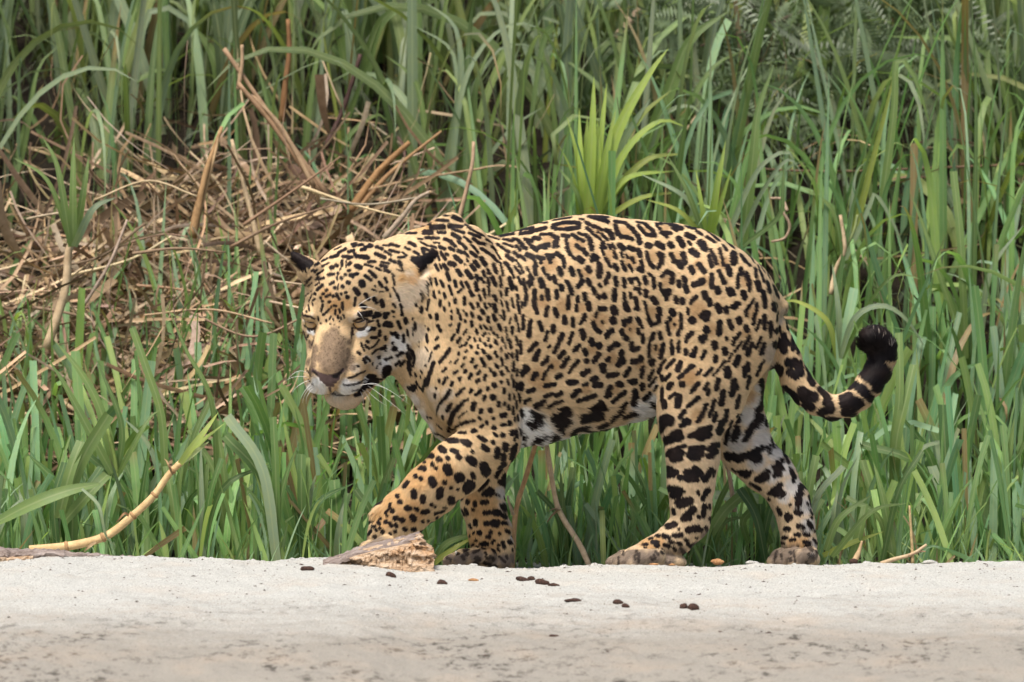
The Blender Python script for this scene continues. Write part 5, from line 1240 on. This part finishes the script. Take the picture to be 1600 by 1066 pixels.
plant("cut_grass", "two tall blunt blades standing right of the tail tip", "grass plant", 0.55, [
    ([(1393, 760), (1396, 690), (1405, 618), (1405, 520)], 14, MID, CUT), ([(1398, 760), (1400, 690), (1413, 630), (1428, 570)], 16, MID, CUT), ([(1400, 760), (1440, 700), (1500, 690)], 9, BLUE)])
plant("sprouting_cane", "green sprout growing from a bent dry cane at the left", "cane plant", 0.95, [
    ([(111, 385), (91, 263), (66, 213)], 12, MID), ([(114, 385), (115, 290), (116, 213)], 13, MID), ([(116, 385), (132, 294), (139, 243)], 13, MID), ([(116, 385), (147, 327), (182, 309)], 13, BLUE),
    ([(112, 385), (76, 284), (20, 246)], 9, MID), ([(110, 385), (100, 340), (84, 310)], 9, DEEP)],
    stem=([(112, 378), (106, 400), (101, 456), (72, 545)], 6.5, 8, PALE))
plant("arching_grass", "grass plant with a long leaf bent over flat at the upper left", "grass plant", 1.9, [
    ([(120, 330), (150, 220), (180, 150), (251, 108), (268, 112), (262, 152)], 14, MID), ([(80, 330), (92, 200), (120, 60), (147, -8)], 17, MID), ([(150, 330), (170, 180), (190, 100), (218, -6)], 18, MID),
    ([(190, 330), (210, 140), (228, 30), (260, 12), (300, 40), (316, 90), (318, 140), (330, 200)], 13, BLUE), ([(110, 330), (60, 200), (20, 150), (-10, 170)], 12, DEEP)])
plant("arching_grass", "pale narrow plant along the left edge at the top", "grass plant", 1.8, [
    ([(4, 345), (14, 200), (14, 110), (4, 0)], 11, BLUE), ([(8, 345), (40, 220), (60, 110), (95, 70)], 11, MID), ([(2, 345), (-20, 200), (-40, 100)], 12, MID)])
plant("arching_grass", "green plant hanging over beside the rusty stem at the top", "grass plant", 1.8, [
    ([(470, 330), (480, 200), (500, 70), (522, -4)], 11, MID), ([(478, 330), (500, 160), (506, 30), (520, -6)], 9, BLUE), ([(520, 330), (530, 220), (512, 100), (506, 30), (528, -6)], 9, YELL),
    ([(480, 330), (540, 220), (590, 180), (612, 200)], 11, MID), ([(480, 330), (430, 200), (400, 90)], 13, DEEP), ([(486, 330), (560, 140), (600, 20)], 12, MID)])
# front row, left
plant("cut_grass", "tall square-cut blade leaning left in the front grass", "grass plant", 0.40, [
    ([(262, 800), (258, 724), (252, 645), (228, 571), (207, 512)], 13, MID, CUT), ([(340, 790), (331, 630), (291, 547), (262, 478)], 12, MID), ([(262, 800), (236, 701), (189, 649)], 10, BLUE),
    ([(270, 800), (300, 690), (330, 620)], 10, MID, CUT)])
plant("broadleaf_grass", "fresh plant of two curved leaves in the left front grass", "grass plant", 0.38, [
    ([(180, 740), (161, 649), (130, 586), (87, 533)], 16, MID), ([(176, 740), (122, 638), (95, 590), (57, 535)], 15, MID), ([(184, 740), (190, 660), (150, 560)], 11, DEEP), ([(186, 740), (230, 660), (250, 640)], 9, MID)],
    stem=([(188, 790), (180, 720), (168, 670)], 4, 3, (0.14, 0.2, 0.05)))
plant("broadleaf_grass", "broad cut leaf leaning right above the fallen cane", "grass plant", 0.22, [
    ([(96, 800), (130, 716), (170, 648)], 22, MID, CUT), ([(92, 810), (110, 740), (128, 690)], 18, MID, CUT), ([(100, 815), (150, 760), (168, 742)], 18, MID, CUT)])
plant("fallen_leaf", "long green leaf lying nearly flat at the left edge", "leaf", 0.12, [
    ([(-20, 824), (43, 791), (102, 768), (156, 756)], 20, MID, dict(both=True)), ([(128, 764), (155, 790), (166, 835), (182, 856)], 6, BLUE)])
plant("cut_grass", "spray of blunt blades beside the log", "grass plant", 0.16, [
    ([(672, 884), (668, 850), (680, 838)], 9, MID), ([(676, 882), (700, 848), (760, 830)], 11, MID), ([(676, 884), (690, 870), (720, 850), (745, 838)], 9, YELL)])
plant("cut_grass", "lone tall pale blade in front of the grass left of the hind paw", "grass plant", 0.10, [([(943, 888), (942, 850), (941, 798)], 9, (0.17, 0.22, 0.08), CUT)])
plant("broadleaf_grass", "wide blunt leaf leaning between the two hind legs", "grass plant", 0.26, [
    ([(1100, 850), (1130, 800), (1170, 764)], 18, MID, CUT), ([(1170, 850), (1160, 815), (1182, 790)], 13, MID, CUT), ([(1205, 850), (1185, 810), (1175, 790)], 10, MID)])
plant("broadleaf_grass", "pale grass stem sweeping right beside the far hind paw", "grass plant", 0.14, [
    ([(1286, 868), (1330, 848), (1382, 830)], 10, YELL), ([(1330, 880), (1345, 820), (1352, 790)], 16, MID, CUT), ([(1290, 860), (1310, 810), (1362, 772)], 12, MID), ([(1300, 870), (1360, 800), (1418, 786)], 10, MID)])

# many more plants of the slope and of the front row, alike
def auto_plant(px, py, y, n, h, w, pal, name, label, cat, group, spread=0.9, cutp=0.1):
    lv = []
    for i in range(n):
        a = rng.normal(0, spread * 0.35); hh = h * U_(0.55, 1.1)
        tip = (px + math.sin(a) * hh * 0.9 + rng.normal(0, 6), py - math.cos(a) * hh)
        midp = (px + math.sin(a * 0.45) * hh * 0.55, py - hh * 0.6)
        pts = [(px + rng.normal(0, 5), py), midp, tip]
        if rng.random() < 0.45 and cutp < 0.3:
            sg = 1 if a > 0 else -1
            pts.append((tip[0] + sg * hh * U_(0.12, 0.3), tip[1] + hh * U_(0.05, 0.3)))
        lv.append((pts, w * U_(0.7, 1.25), pal[rng.integers(len(pal))], dict(cut=bool(rng.random() < cutp), S=12)))
    return plant(name, label, cat, y, lv, group=group)
PB = [MID, DEEP, BLUE, MID, (0.07, 0.115, 0.045), (0.095, 0.14, 0.07)]
_zones = [(-999, 200, "at the far left of the slope"), (200, 420, "above the straw left of the animal"), (420, 640, "above the animal's head"), (640, 860, "above the animal's shoulder"),
          (860, 1080, "above the animal's back"), (1080, 1280, "above the animal's rump"), (1280, 1450, "above the curled tail"), (1450, 9999, "at the far right of the slope")]
_ords = ["leftmost", "second from left", "third from left", "fourth from left", "fifth from left", "sixth from left", "seventh from left", "eighth from left", "ninth from left"]
def by_place(things, what, zones):
    """things: (px, height, object); a label for each by zone and order from the left"""
    for a, b, where in zones:
        m = sorted([q for q in things if a <= q[0] < b], key=lambda q: q[0])
        for k, (px, h, o) in enumerate(m):
            o['label'] = ("only %s %s" % (what, where)) if len(m) == 1 else "%s %s %s" % (_ords[min(k, 8)], what, where)
_made = []
for i in range(24):
    px = U_(-40, 1640); y = U_(1.75, 2.5)
    py = 533 - (float(ground_z((px - 800) / PXM, y)) - CAM_Z) * PXM / (1 + y / CAM_D)
    _made.append((px, 0, auto_plant(px, py, y, int(U_(6, 10)), U_(220, 380), U_(14, 22), PB, "tall_reed", "tall green reed", "reed", "tall reeds on the slope", 1.1)))
by_place(_made, "tall leafy green reed", _zones)
_made = []
PF = [MID, MID, (0.07, 0.15, 0.035), (0.09, 0.165, 0.05), BLUE, (0.06, 0.125, 0.04)]
for i in range(40):
    px = -20 + 1640 * (i + U_(0, 1)) / 40; y = U_(0.24, 0.70)
    _made.append((px, 0, auto_plant(px, 880, y, int(U_(4, 8)), U_(110, 250), U_(11, 17), PF, "grass_tuft", "blunt green grass tuft", "grass tuft", "grass tufts behind the sand lip", 0.8, 0.5)))
by_place(_made, "blunt green grass tuft", [(-999, 160, "behind the foot of the fallen cane"), (160, 330, "behind the fallen cane's green tip"), (330, 480, "between fallen cane and animal's chin"),
    (480, 690, "behind the log and raised paw"), (690, 810, "behind the far front leg"), (810, 1030, "under the animal's belly"), (1030, 1200, "behind the near hind leg"), (1200, 1320, "behind the far hind paw"),
    (1320, 1460, "behind the forked dry twig"), (1460, 9999, "at the right end of the sand lip")])
_made = []

# dry stalks, canes and branches
def stalk(name, label, cat, y, runs, group=None):
    """runs: (part name, pixels, r0, r1, colour)"""
    org = W(*runs[0][1][0], y)
    r = tag(empty(name, org), label, cat, group)
    for pn, pix, r0, r1, col in runs:
        n = 14
        P = spline([W(a, b, y + rng.normal(0, 0.006)) for a, b in pix], n)
        rad = np.linspace(r0, r1, n) / PXM
        put_tube(pn, r, org, P, rad * (1 + rng.normal(0, 0.05, n)), M_STRAW, col)
    return r
def ring(parent, org, p, d, r, col):
    d = np.array(d) / np.linalg.norm(d)
    put_tube("node", parent, org, [p - d * r * 0.5, p - d * r * 0.2, p + d * r * 0.2, p + d * r * 0.5], np.array([0.9, 1.22, 1.18, 0.9]) * r, M_STRAW, col, 9)

cane_px = [(46, 860), (110, 853), (165, 838), (205, 808), (240, 775), (265, 740), (286, 720)]
org = W(46, 860, 0.06)
cane = tag(empty("fallen_cane", org), "thick tan cane with green leaf tip leaning out of the front grass", "cane")
P = spline([W(a, b, 0.06) for a, b in cane_px], 26)
put_tube("cane", cane, org, P, np.linspace(7.6, 5.0, 26) / PXM, M_STRAW, (0.56, 0.40, 0.20), 10)
for i in (5, 10, 15, 19, 23):
    ring(cane, org, P[i], P[i + 1] - P[i - 1], (7.8 - i * 0.1) / PXM, (0.34, 0.21, 0.10))
for pix, w, col, o in (([(282, 724), (300, 700), (322, 672), (342, 644)], 11, (0.36, 0.45, 0.13), {}), ([(282, 724), (312, 694), (353, 660)], 9, (0.33, 0.42, 0.12), {}), ([(284, 722), (306, 706), (327, 690)], 10, (0.38, 0.45, 0.24), {}),
                       ([(205, 812), (196, 802), (186, 812), (180, 818)], 4, (0.30, 0.18, 0.09), dict(mat=M_STRAW)), ([(150, 846), (138, 856), (132, 862)], 5, (0.42, 0.30, 0.17), dict(mat=M_STRAW)), ([(270, 742), (262, 722), (256, 716)], 4, (0.30, 0.2, 0.1), dict(mat=M_STRAW))):
    put_leaf("leaf" if col[1] > col[0] else "husk", cane, org, pix, w, 0.055, col, **o)

s_ = stalk("dry_stalk", "straight brown dry stalk just right of the far front leg", "stalk", 0.2, [("stem", [(800, 890), (806, 800), (822, 745), (838, 690)], 4.8, 3.8, (0.58, 0.36, 0.18)), ("twig", [(802, 805), (795, 785), (793, 775)], 3, 1.6, PALE)])
s_ = stalk("dry_stalk", "jointed tan dry stalk leaning left under the belly", "stalk", 0.2, [("stem", [(923, 890), (905, 850), (873, 797), (862, 745), (853, 690)], 4.8, 4.0, (0.66, 0.50, 0.33)), ("twig", [(872, 797), (862, 806), (855, 816)], 2.2, 0.8, DRY), ("twig", [(874, 797), (866, 795), (858, 799)], 1.8, 0.6, DRY)])
stalk("dry_stalk", "pale dry stalk standing between the two hind legs", "stalk", 0.24, [("stem", [(1148, 800), (1140, 745), (1130, 710), (1126, 690)], 4, 3, (0.44, 0.33, 0.23))])
stalk("dry_twig", "forked dry twig lying on the sand lip at right", "twig", 0.05, [("stem", [(1376, 881), (1400, 873), (1425, 866), (1448, 851)], 3.8, 2.2, PALE), ("twig", [(1426, 880), (1425, 850), (1421, 790)], 3, 1.6, (0.40, 0.30, 0.15)), ("twig", [(1420, 868), (1438, 862), (1446, 862)], 2, 1, DRY)])
stalk("dry_stalk", "short pale leaf stub beside the far hind paw", "stalk", 0.08, [("stem", [(1334, 880), (1342, 862), (1347, 845)], 5.5, 1.5, (0.44, 0.32, 0.18))])
stalk("dead_reed", "brown dead reed head rising out of the straw", "dead reed", 1.25, [("stem", [(300, 372), (310, 320), (324, 263), (347, 198)], 8, 3, (0.34, 0.21, 0.10)), ("stem", [(304, 372), (318, 310), (336, 240), (343, 204)], 4, 2, (0.42, 0.29, 0.16))])
stalk("dead_reed", "long straight tan stem leaning right over the straw", "dead reed", 1.2, [("stem", [(362, 218), (385, 304), (408, 400)], 3, 5, PALE)])
stalk("dead_reed", "bundle of broken brown stems slanting down to the animal's head", "dead reed", 1.45, [("stem", [(350, 76), (420, 177), (512, 305)], 4, 5, (0.30, 0.20, 0.12)), ("stem", [(372, 130), (430, 200), (500, 300)], 4, 5, (0.30, 0.19, 0.11)), ("stem", [(395, 150), (440, 200), (490, 290)], 3, 5, DRY), ("stem", [(378, 70), (378, 100), (372, 140)], 3, 4, DRY)])
stalk("dead_reed", "rusty brown stem standing in the upper left grass", "dead reed", 1.7, [("stem", [(440, 190), (446, 130), (452, 80), (450, 30)], 6, 4, RUST)])
stalk("woody_shrub", "dark reddish woody shoot at the top left of the animal's shoulder", "shrub", 1.6, [("stem", [(508, 232), (536, 171), (553, 120), (563, 85)], 5, 3.5, (0.075, 0.042, 0.035)), ("twig", [(536, 171), (526, 150), (500, 85)], 2, 1.2, PALE)])
stalk("dead_leaf_heap", "orange brown dead leaf sheaf behind the animal's shoulder", "dead leaves", 1.5, [("stem", [(548, 330), (590, 270), (640, 222)], 8, 4, (0.28, 0.16, 0.07)), ("stem", [(556, 330), (610, 270), (690, 205)], 5, 2, (0.33, 0.2, 0.1)), ("stem", [(560, 300), (650, 280), (760, 262)], 2.4, 1.6, DRY)])
stalk("dry_stalk", "bent grey stalk crossing the straw above the animal's neck", "stalk", 1.0, [("stem", [(600, 372), (628, 340), (650, 312), (672, 300)], 5, 3, (0.34, 0.27, 0.2)), ("stem", [(672, 300), (682, 305)], 3, 2, DRY)])
stalk("dry_stalk", "thin dry stalk standing in the grass above the shoulder", "stalk", 1.0, [("stem", [(716, 345), (728, 300), (738, 255), (740, 222)], 4, 3, (0.36, 0.25, 0.16))])
stalk("broken_reed", "broken pale reed end at the top edge right of centre", "broken reed", 2.0, [("stem", [(962, 60), (980, 38), (1000, 16)], 7, 8, (0.50, 0.37, 0.26))])
stalk("branch", "thin dark branch reaching up to the top right edge", "branch", 2.0, [("stem", [(1095, 72), (1150, 55), (1221, 31), (1310, -6)], 2.2, 4, (0.07, 0.05, 0.035)), ("twig", [(1221, 31), (1240, 40), (1262, 36)], 1.4, 0.8, (0.08, 0.06, 0.04))])
stalk("branch", "thin level twig across the grass at the right side", "branch", 1.6, [("stem", [(1150, 262), (1294, 268), (1447, 263), (1620, 256)], 1.6, 2.6, (0.17, 0.11, 0.07))])
stalk("dry_stalk", "leaning dry stalk with green shoot above the tail", "stalk", 1.05, [("stem", [(1298, 460), (1306, 420), (1320, 389), (1313, 336)], 4.2, 3, PALE), ("twig", [(1320, 389), (1334, 362), (1340, 336)], 3, 2.4, (0.2, 0.25, 0.1))])
stalk("dead_leaf", "curled brown leaf hanging behind the animal's hips", "dead leaf", 1.2, [("stem", [(1222, 330), (1234, 352), (1226, 372), (1205, 378)], 3, 2, (0.36, 0.26, 0.18)), ("stem", [(1204, 310), (1222, 312), (1230, 330)], 2.2, 3, (0.42, 0.31, 0.22))])
for i in range(26):      # longer loose stems of the thatch that can be told apart
    px, py, y = U_(-20, 600), U_(290, 540), U_(0.95, 1.25)
    a = rng.normal(0.15, 0.5); L = U_(90, 220)
    q = (px + math.cos(a) * L, py - math.sin(a) * L * 0.8)
    m = ((px + q[0]) / 2 + rng.normal(0, 8), (py + q[1]) / 2 + rng.normal(0, 12))
    o_ = stalk("straw_stem", "loose straw stem", "straw", y, [("stem", [(px, py), m, q], U_(1.6, 3.6), U_(1.0, 2.4), pick(STRAW, 1, 0.15)[0])], group="loose straw stems on the thatch")
    _made.append((px, 0, o_))
by_place(_made, "loose straw stem", [(-999, 90, "at the left edge of the thatch"), (90, 180, "beside the sprouting cane"), (180, 270, "left of the brown reed head"), (270, 360, "below the brown reed head"),
    (360, 450, "left of the animal's ear"), (450, 540, "behind the animal's head"), (540, 9999, "behind the animal's neck")])
# ------------------------------------------------------------------ on the sand
def sand_hit(px, py):
    for y in np.arange(-2.6, 0.2, 0.004):
        p = W(px, py, y)
        if p[2] <= float(sand_z(np.array([p[0]]), np.array([y]))[0]): return p
    return W(px, py, YC)

def loft_mesh(name, secs, mat, colf, closed=True):
    """secs: list of (k,3) rings"""
    V = np.concatenate(secs); k = len(secs[0]); F = []
    for i in range(len(secs) - 1):
        for j in range(k if closed else k - 1):
            a = i * k + j; b = i * k + (j + 1) % k
            F.append((a, b, b + k, a + k))
    if closed:
        F.append(tuple(range(k))[::-1]); F.append(tuple(range((len(secs) - 1) * k, len(secs) * k)))
    me = bpy.data.meshes.new(name); me.from_pydata([tuple(p) for p in V], [], F)
    a = me.color_attributes.new("col", 'FLOAT_COLOR', 'POINT')
    c = np.ones((len(V), 4), np.float32); c[:, :3] = colf(V)
    a.data.foreach_set("color", c.ravel())
    me.materials.append(mat)
    return me

t = NT("rotten_wood")
co = t.n('ShaderNodeTexCoord').outputs['Object']
fib = t.noise(34, 6, 0.7, t.mapping(co, (0.45, 2.0, 2.6), (0, R(12), 0)))
fine = t.noise(260, 4, 0.7, t.mapping(co, (0.35, 1, 1)))
c = t.ramp(fib, [(0.30, (0.12, 0.085, 0.06)), (0.44, (0.38, 0.25, 0.15)), (0.55, (0.56, 0.42, 0.29)), (0.72, (0.62, 0.50, 0.38))])
c = t.mix(t.ramp(t.noise(16, 4, 0.6, co), [(0.52, 0.0), (0.70, 0.75)]), c, (0.46, 0.235, 0.09))
c = t.mix(t.ramp(fine, [(0.55, 0.0), (0.72, 0.8)]), c, (0.10, 0.07, 0.05))
b = t.bsdf(c, 0.85, 0.15, t.bump(t.math('ADD', fib, t.math('MULTIPLY', fine, 0.4)), 0.012))
M_WOOD = t.finish(b.outputs[0])
t = NT("bark")
co = t.n('ShaderNodeTexCoord').outputs['Object']
fib = t.noise(60, 6, 0.7, t.mapping(co, (0.35, 2, 2)))
c = t.ramp(fib, [(0.3, (0.07, 0.05, 0.04)), (0.5, (0.22, 0.175, 0.15)), (0.75, (0.38, 0.33, 0.30))])
M_BARK = t.finish(t.bsdf(c, 0.9, 0.12, t.bump(fib, 0.006)).outputs[0])
one = lambda V: np.ones((len(V), 3))

# half-buried broken log
LOGY = -0.37
TOP = [(500, 876), (530, 868), (556, 856), (590, 848), (622, 840), (655, 832), (662, 842), (668, 852), (675, 864), (674, 880), (671, 888)]
org = W(610, 880, LOGY)
log = tag(empty("log", org), "broken weathered log with grey bark half buried in front of the raised paw", "log")
xs_ = np.linspace(505, 673, 96)
top = np.interp(xs_, [505, 530, 556, 590, 622, 655, 664, 669, 673], [877, 870, 859, 850, 843, 834, 846, 853, 866])
secs = []; bark = []
for i, (px, tp_) in enumerate(zip(xs_, top)):
    hgt = (905 - tp_) / PXM
    ring_ = []
    for j in range(56):
        a = 2 * math.pi * j / 56
        # flat broken face towards the viewer, round at the back
        yy = -math.cos(a); zz = math.sin(a)
        yy = math.copysign(abs(yy) ** 0.6, yy); zz = math.copysign(abs(zz) ** 0.7, zz)
        dep = 0.055 + 0.045 * min(1, (px - 500) / 120)
        e = 1.0
        if yy < 0: e = 0.75 + 0.35 * max(0.0, -zz)
        p = W(px, 905 - (905 - tp_) * (0.5 + 0.5 * zz), LOGY)
        p[1] += yy * dep * e * (1.0 if zz < 0.7 else 0.8)
        q = np.array([[p[0] * 0.22, 0.0, p[2] + p[0] * 0.25]])
        rough = (round(hash_noise(q, 90.0, 51)[0] * 3) / 3 - 0.5) * 0.020 + (hash_noise(q, 330.0, 56)[0] - 0.5) * 0.009 + (hash_noise(np.array([p]), 300.0, 52)[0] - 0.5) * 0.007
        p[1] += rough * (1.4 if yy < 0 else 0.5); p[2] += rough * 0.3
        if px > 640: p[0] += (hash_noise(np.array([[0, p[1], p[2]]]), 150.0, 53)[0] - 0.5) * 0.035 * (px - 640) / 33
        ring_.append(p - org)
    secs.append(np.array(ring_))
    if px < 657:
        strip = []
        for j in range(7):
            u = j / 6
            lift = math.sin(math.pi * u)
            p = W(px, tp_ - 1.5 + (9 + 4 * hash_noise(np.array([[px * 0.05, 0, 0]]), 1.0, 55)[0]) * max(0.0, 0.45 - u) * 2, LOGY)
            p[1] += -0.052 + 0.11 * u
            p[2] += -0.02 * max(0, u - 0.5) * 2 + (hash_noise(np.array([p]), 130.0, 54)[0] - 0.5) * 0.006 + 0.003
            strip.append(p - org)
        bark.append(strip)
obj("wood", loft_mesh("wood", secs, M_WOOD, one), log)
up = [np.array(s) for s in bark]
full = [np.concatenate([s, (s - np.array([0, 0, 0.007]))[::-1]]) for s in up]
obj("bark", loft_mesh("bark", full, M_BARK, one), log)

# strip of bark at the left edge
org = W(60, 868, -0.24)
sl = tag(empty("bark_strip", org), "long thin strip of rough bark lying along the left end of the sand lip", "bark")
secs = []
for px in np.linspace(-60, 210, 60):
    th = np.interp(px, [-60, 0, 60, 120, 210], [26, 24, 16, 8, 1.5])
    base_ = np.interp(px, [-60, 0, 90, 210], [884, 880, 872, 872])
    ring_ = []
    for j in range(12):
        a = 2 * math.pi * j / 12
        p = W(px, base_ - th * (0.5 + 0.5 * math.sin(a)), -0.24)
        p[1] += -math.cos(a) * 0.035 * (0.3 + th / 30) + (hash_noise(np.array([p]), 90.0, 61)[0] - 0.5) * 0.012
        p[2] += (hash_noise(np.array([p]), 120.0, 62)[0] - 0.5) * 0.010
        ring_.append(p - org)
    secs.append(np.array(ring_))
obj("bark", loft_mesh("bark", secs, M_BARK, one), sl)
secs = []
for px in np.linspace(-40, 52, 24):
    ring_ = []
    for j in range(10):
        a = 2 * math.pi * j / 10
        p = W(px, 875 - 4.5 * math.sin(a) - 0.05 * px, -0.275)
        p[1] += -math.cos(a) * 0.012 + (hash_noise(np.array([p]), 200.0, 63)[0] - 0.5) * 0.01
        p[2] += (hash_noise(np.array([p]), 180.0, 64)[0] - 0.5) * 0.008
        ring_.append(p - org)
    secs.append(np.array(ring_))
obj("splinter", loft_mesh("splinter", secs, M_WOOD, one), sl)

# droppings and seeds
t = NT("dropping")
co = t.n('ShaderNodeTexCoord').outputs['Object']
nn_ = t.noise(300, 4, 0.7, co)
M_DROP = t.finish(t.bsdf(t.ramp(nn_, [(0.3, (0.014, 0.008, 0.006)), (0.55, (0.055, 0.027, 0.018)), (0.8, (0.16, 0.08, 0.05))]), 0.7, 0.25, t.bump(nn_, 0.003)).outputs[0])
t = NT("wood_chip")
co = t.n('ShaderNodeTexCoord').outputs['Object']
M_CHIP = t.finish(t.bsdf(t.ramp(t.noise(150, 4, 0.7, co), [(0.3, (0.16, 0.07, 0.03)), (0.7, (0.42, 0.24, 0.11))]), 0.85, 0.15).outputs[0])

def lump(name, label, cat, px, py, w, h, tilt=0.0, mat=None, group=None, deep=0.8, jag=0.26):
    p = sand_hit(px, py)
    rx, rz = w * 0.56 / PXM, h * 0.58 / PXM
    V = []; F = []
    nu, nv = 12, 8
    for i in range(nv + 1):
        th = math.pi * i / nv
        for j in range(nu):
            f = 2 * math.pi * j / nu
            q = np.array([math.cos(th), math.sin(th) * math.cos(f), math.sin(th) * math.sin(f)])
            s = 1 + (hash_noise(np.array([q + px]), 1.8, 71)[0] - 0.5) * jag * 2
            x_, y_, z_ = q[0] * rx * s, q[1] * max(rz, rx * 0.55) * deep * s, q[2] * rz * s
            V.append((x_ * math.cos(tilt) - z_ * math.sin(tilt), y_, x_ * math.sin(tilt) + z_ * math.cos(tilt)))
    for i in range(nv):
        for j in range(nu):
            a = i * nu + j; b_ = i * nu + (j + 1) % nu
            F.append((a, b_, b_ + nu, a + nu))
    me = bpy.data.meshes.new(name); me.from_pydata(V, [], F); me.materials.append(mat or M_DROP)
    me.polygons.foreach_set("use_smooth", [True] * len(me.polygons))
    o = obj(name, me); o.location = p + np.array([0, 0, rz * 0.40])
    return tag(o, label, cat, group)
for a in (
    ("dropping", "oval dark dropping lying farthest left below the log", 480, 891, 20, 8, 0.05),
    ("dropping", "small leaning dropping just below the log", 611, 902, 14, 10, -0.3),
    ("dropping", "reddish brown dropping below the far front paw", 691, 913, 15, 8, -0.1),
    ("dropping", "long dropping at the left end of the row of four", 817, 908, 19, 8, -0.25),
    ("dropping", "small round dropping second in the row of four", 830, 907, 10, 8, 0),
    ("dropping", "largest lumpy dropping third in the row of four", 847, 913, 21, 10, -0.2),
    ("dropping", "flat black dropping at the right end of the row of four", 865, 916, 14, 6, -0.05),
    ("dropping", "thin flat dropping below the row of four", 896, 940, 22, 6, 0),
    ("dropping", "round dropping of the pair below the hind paw, left one", 966, 944, 13, 9, 0),
    ("dropping", "oval dropping of the pair below the hind paw, right one", 977, 949, 12, 7, -0.3),
    ("dropping", "left smaller lump of the brown pair at right", 1068, 951, 11, 10, -0.3),
    ("dropping", "right bigger lump of the brown pair at right", 1083, 953, 15, 11, 0),
    ("dropping", "thin dark dropping lowest on the middle sand", 866, 995, 15, 4, -0.1)):
    lump(a[0], a[1], "dropping", *a[2:], group="droppings on the sand")
for a in (
    ("wood_chip", "orange wood chip at the toes of the near hind paw", 1022, 883, 14, 4),
    ("wood_chip", "small wood chip right of the near hind paw's toes", 1050, 883, 9, 3),
    ("wood_chip", "curled brown chip between the two hind paws", 1121, 880, 17, 8),
    ("clod", "pale clod of sand between the hind paws", 1174, 881, 18, 6),
    ("clod", "dark rounded clod right of the far hind paw", 1334, 880, 12, 9),
    ("clod", "flat pinkish clod on the lip right of the forked twig", 1452, 880, 22, 6),
    ("wood_chip", "tiny twin brown crumb below the far front paw", 740, 908, 14, 5)):
    lump(a[0], a[1], "chip" if a[0] == "wood_chip" else "clod", *a[2:], 0.0, M_CHIP if a[0] == "wood_chip" else (M_SAND if a[1].find("dark") < 0 else M_DROP), jag=0.3)
# crumbs of litter strewn over the sand
V, F = [], []
n = 1300
cx = U_(-1.3, 1.3, n); cy = YC - np.abs(rng.normal(0, 0.9, n)) * 0.9
cy[:120] = U_(YC - 0.12, YC + 0.04, 120)
cz = sand_z(cx, cy)
for i in range(n):
    s = min(rng.gamma(1.2, 0.0006) + 0.0006, 0.0035)
    a = U_(0, 6.28); e = U_(1, 3.0)
    d = np.array([math.cos(a), math.sin(a), 0]) * s * e; q = np.array([-math.sin(a), math.cos(a), 0]) * s
    o = np.array([cx[i], cy[i], cz[i]]); k = len(V)
    V += [o - d, o - q, o + d, o + q, o + (0, 0, s * 0.9)]
    F += [(k, k + 1, k + 4), (k + 1, k + 2, k + 4), (k + 2, k + 3, k + 4), (k + 3, k, k + 4)]
tag(obj("litter_crumbs", np_mesh("litter_crumbs", np.array(V), np.array(F), M_DROP, smooth=False)), "tiny dark crumbs of litter strewn over the sand", kind="stuff")

# crumbled sand along the lip
V, F = [], []
n = 420
cx = U_(-1.25, 1.25, n) + rng.normal(0, 0.02, n); cy = U_(YC - 0.10, YC + 0.10, n)
cz = sand_z(cx, cy)
for i in range(n):
    s = min(0.0016 + rng.gamma(1.3, 0.0016), 0.009)
    k = len(V)
    nu = 7
    for j in range(3):
        th = [0.15, 0.75, 1.35][j]
        for u in range(nu):
            f = 2 * math.pi * u / nu
            rr = s * math.cos(th) * U_(0.75, 1.2)
            V.append((cx[i] + rr * math.cos(f) * 1.3, cy[i] + rr * math.sin(f), cz[i] - s * 0.25 + s * 0.8 * math.sin(th) * U_(0.8, 1.15)))
    for j in range(2):
        for u in range(nu):
            a = k + j * nu + u; b_ = k + j * nu + (u + 1) % nu
            F.append((a, b_, b_ + nu, a + nu))
tag(obj("sand_crumbs", np_mesh("sand_crumbs", np.array(V), np.array(F), M_SAND, smooth=True)), "pale crumbs of sand along the lip of the bank", kind="stuff")
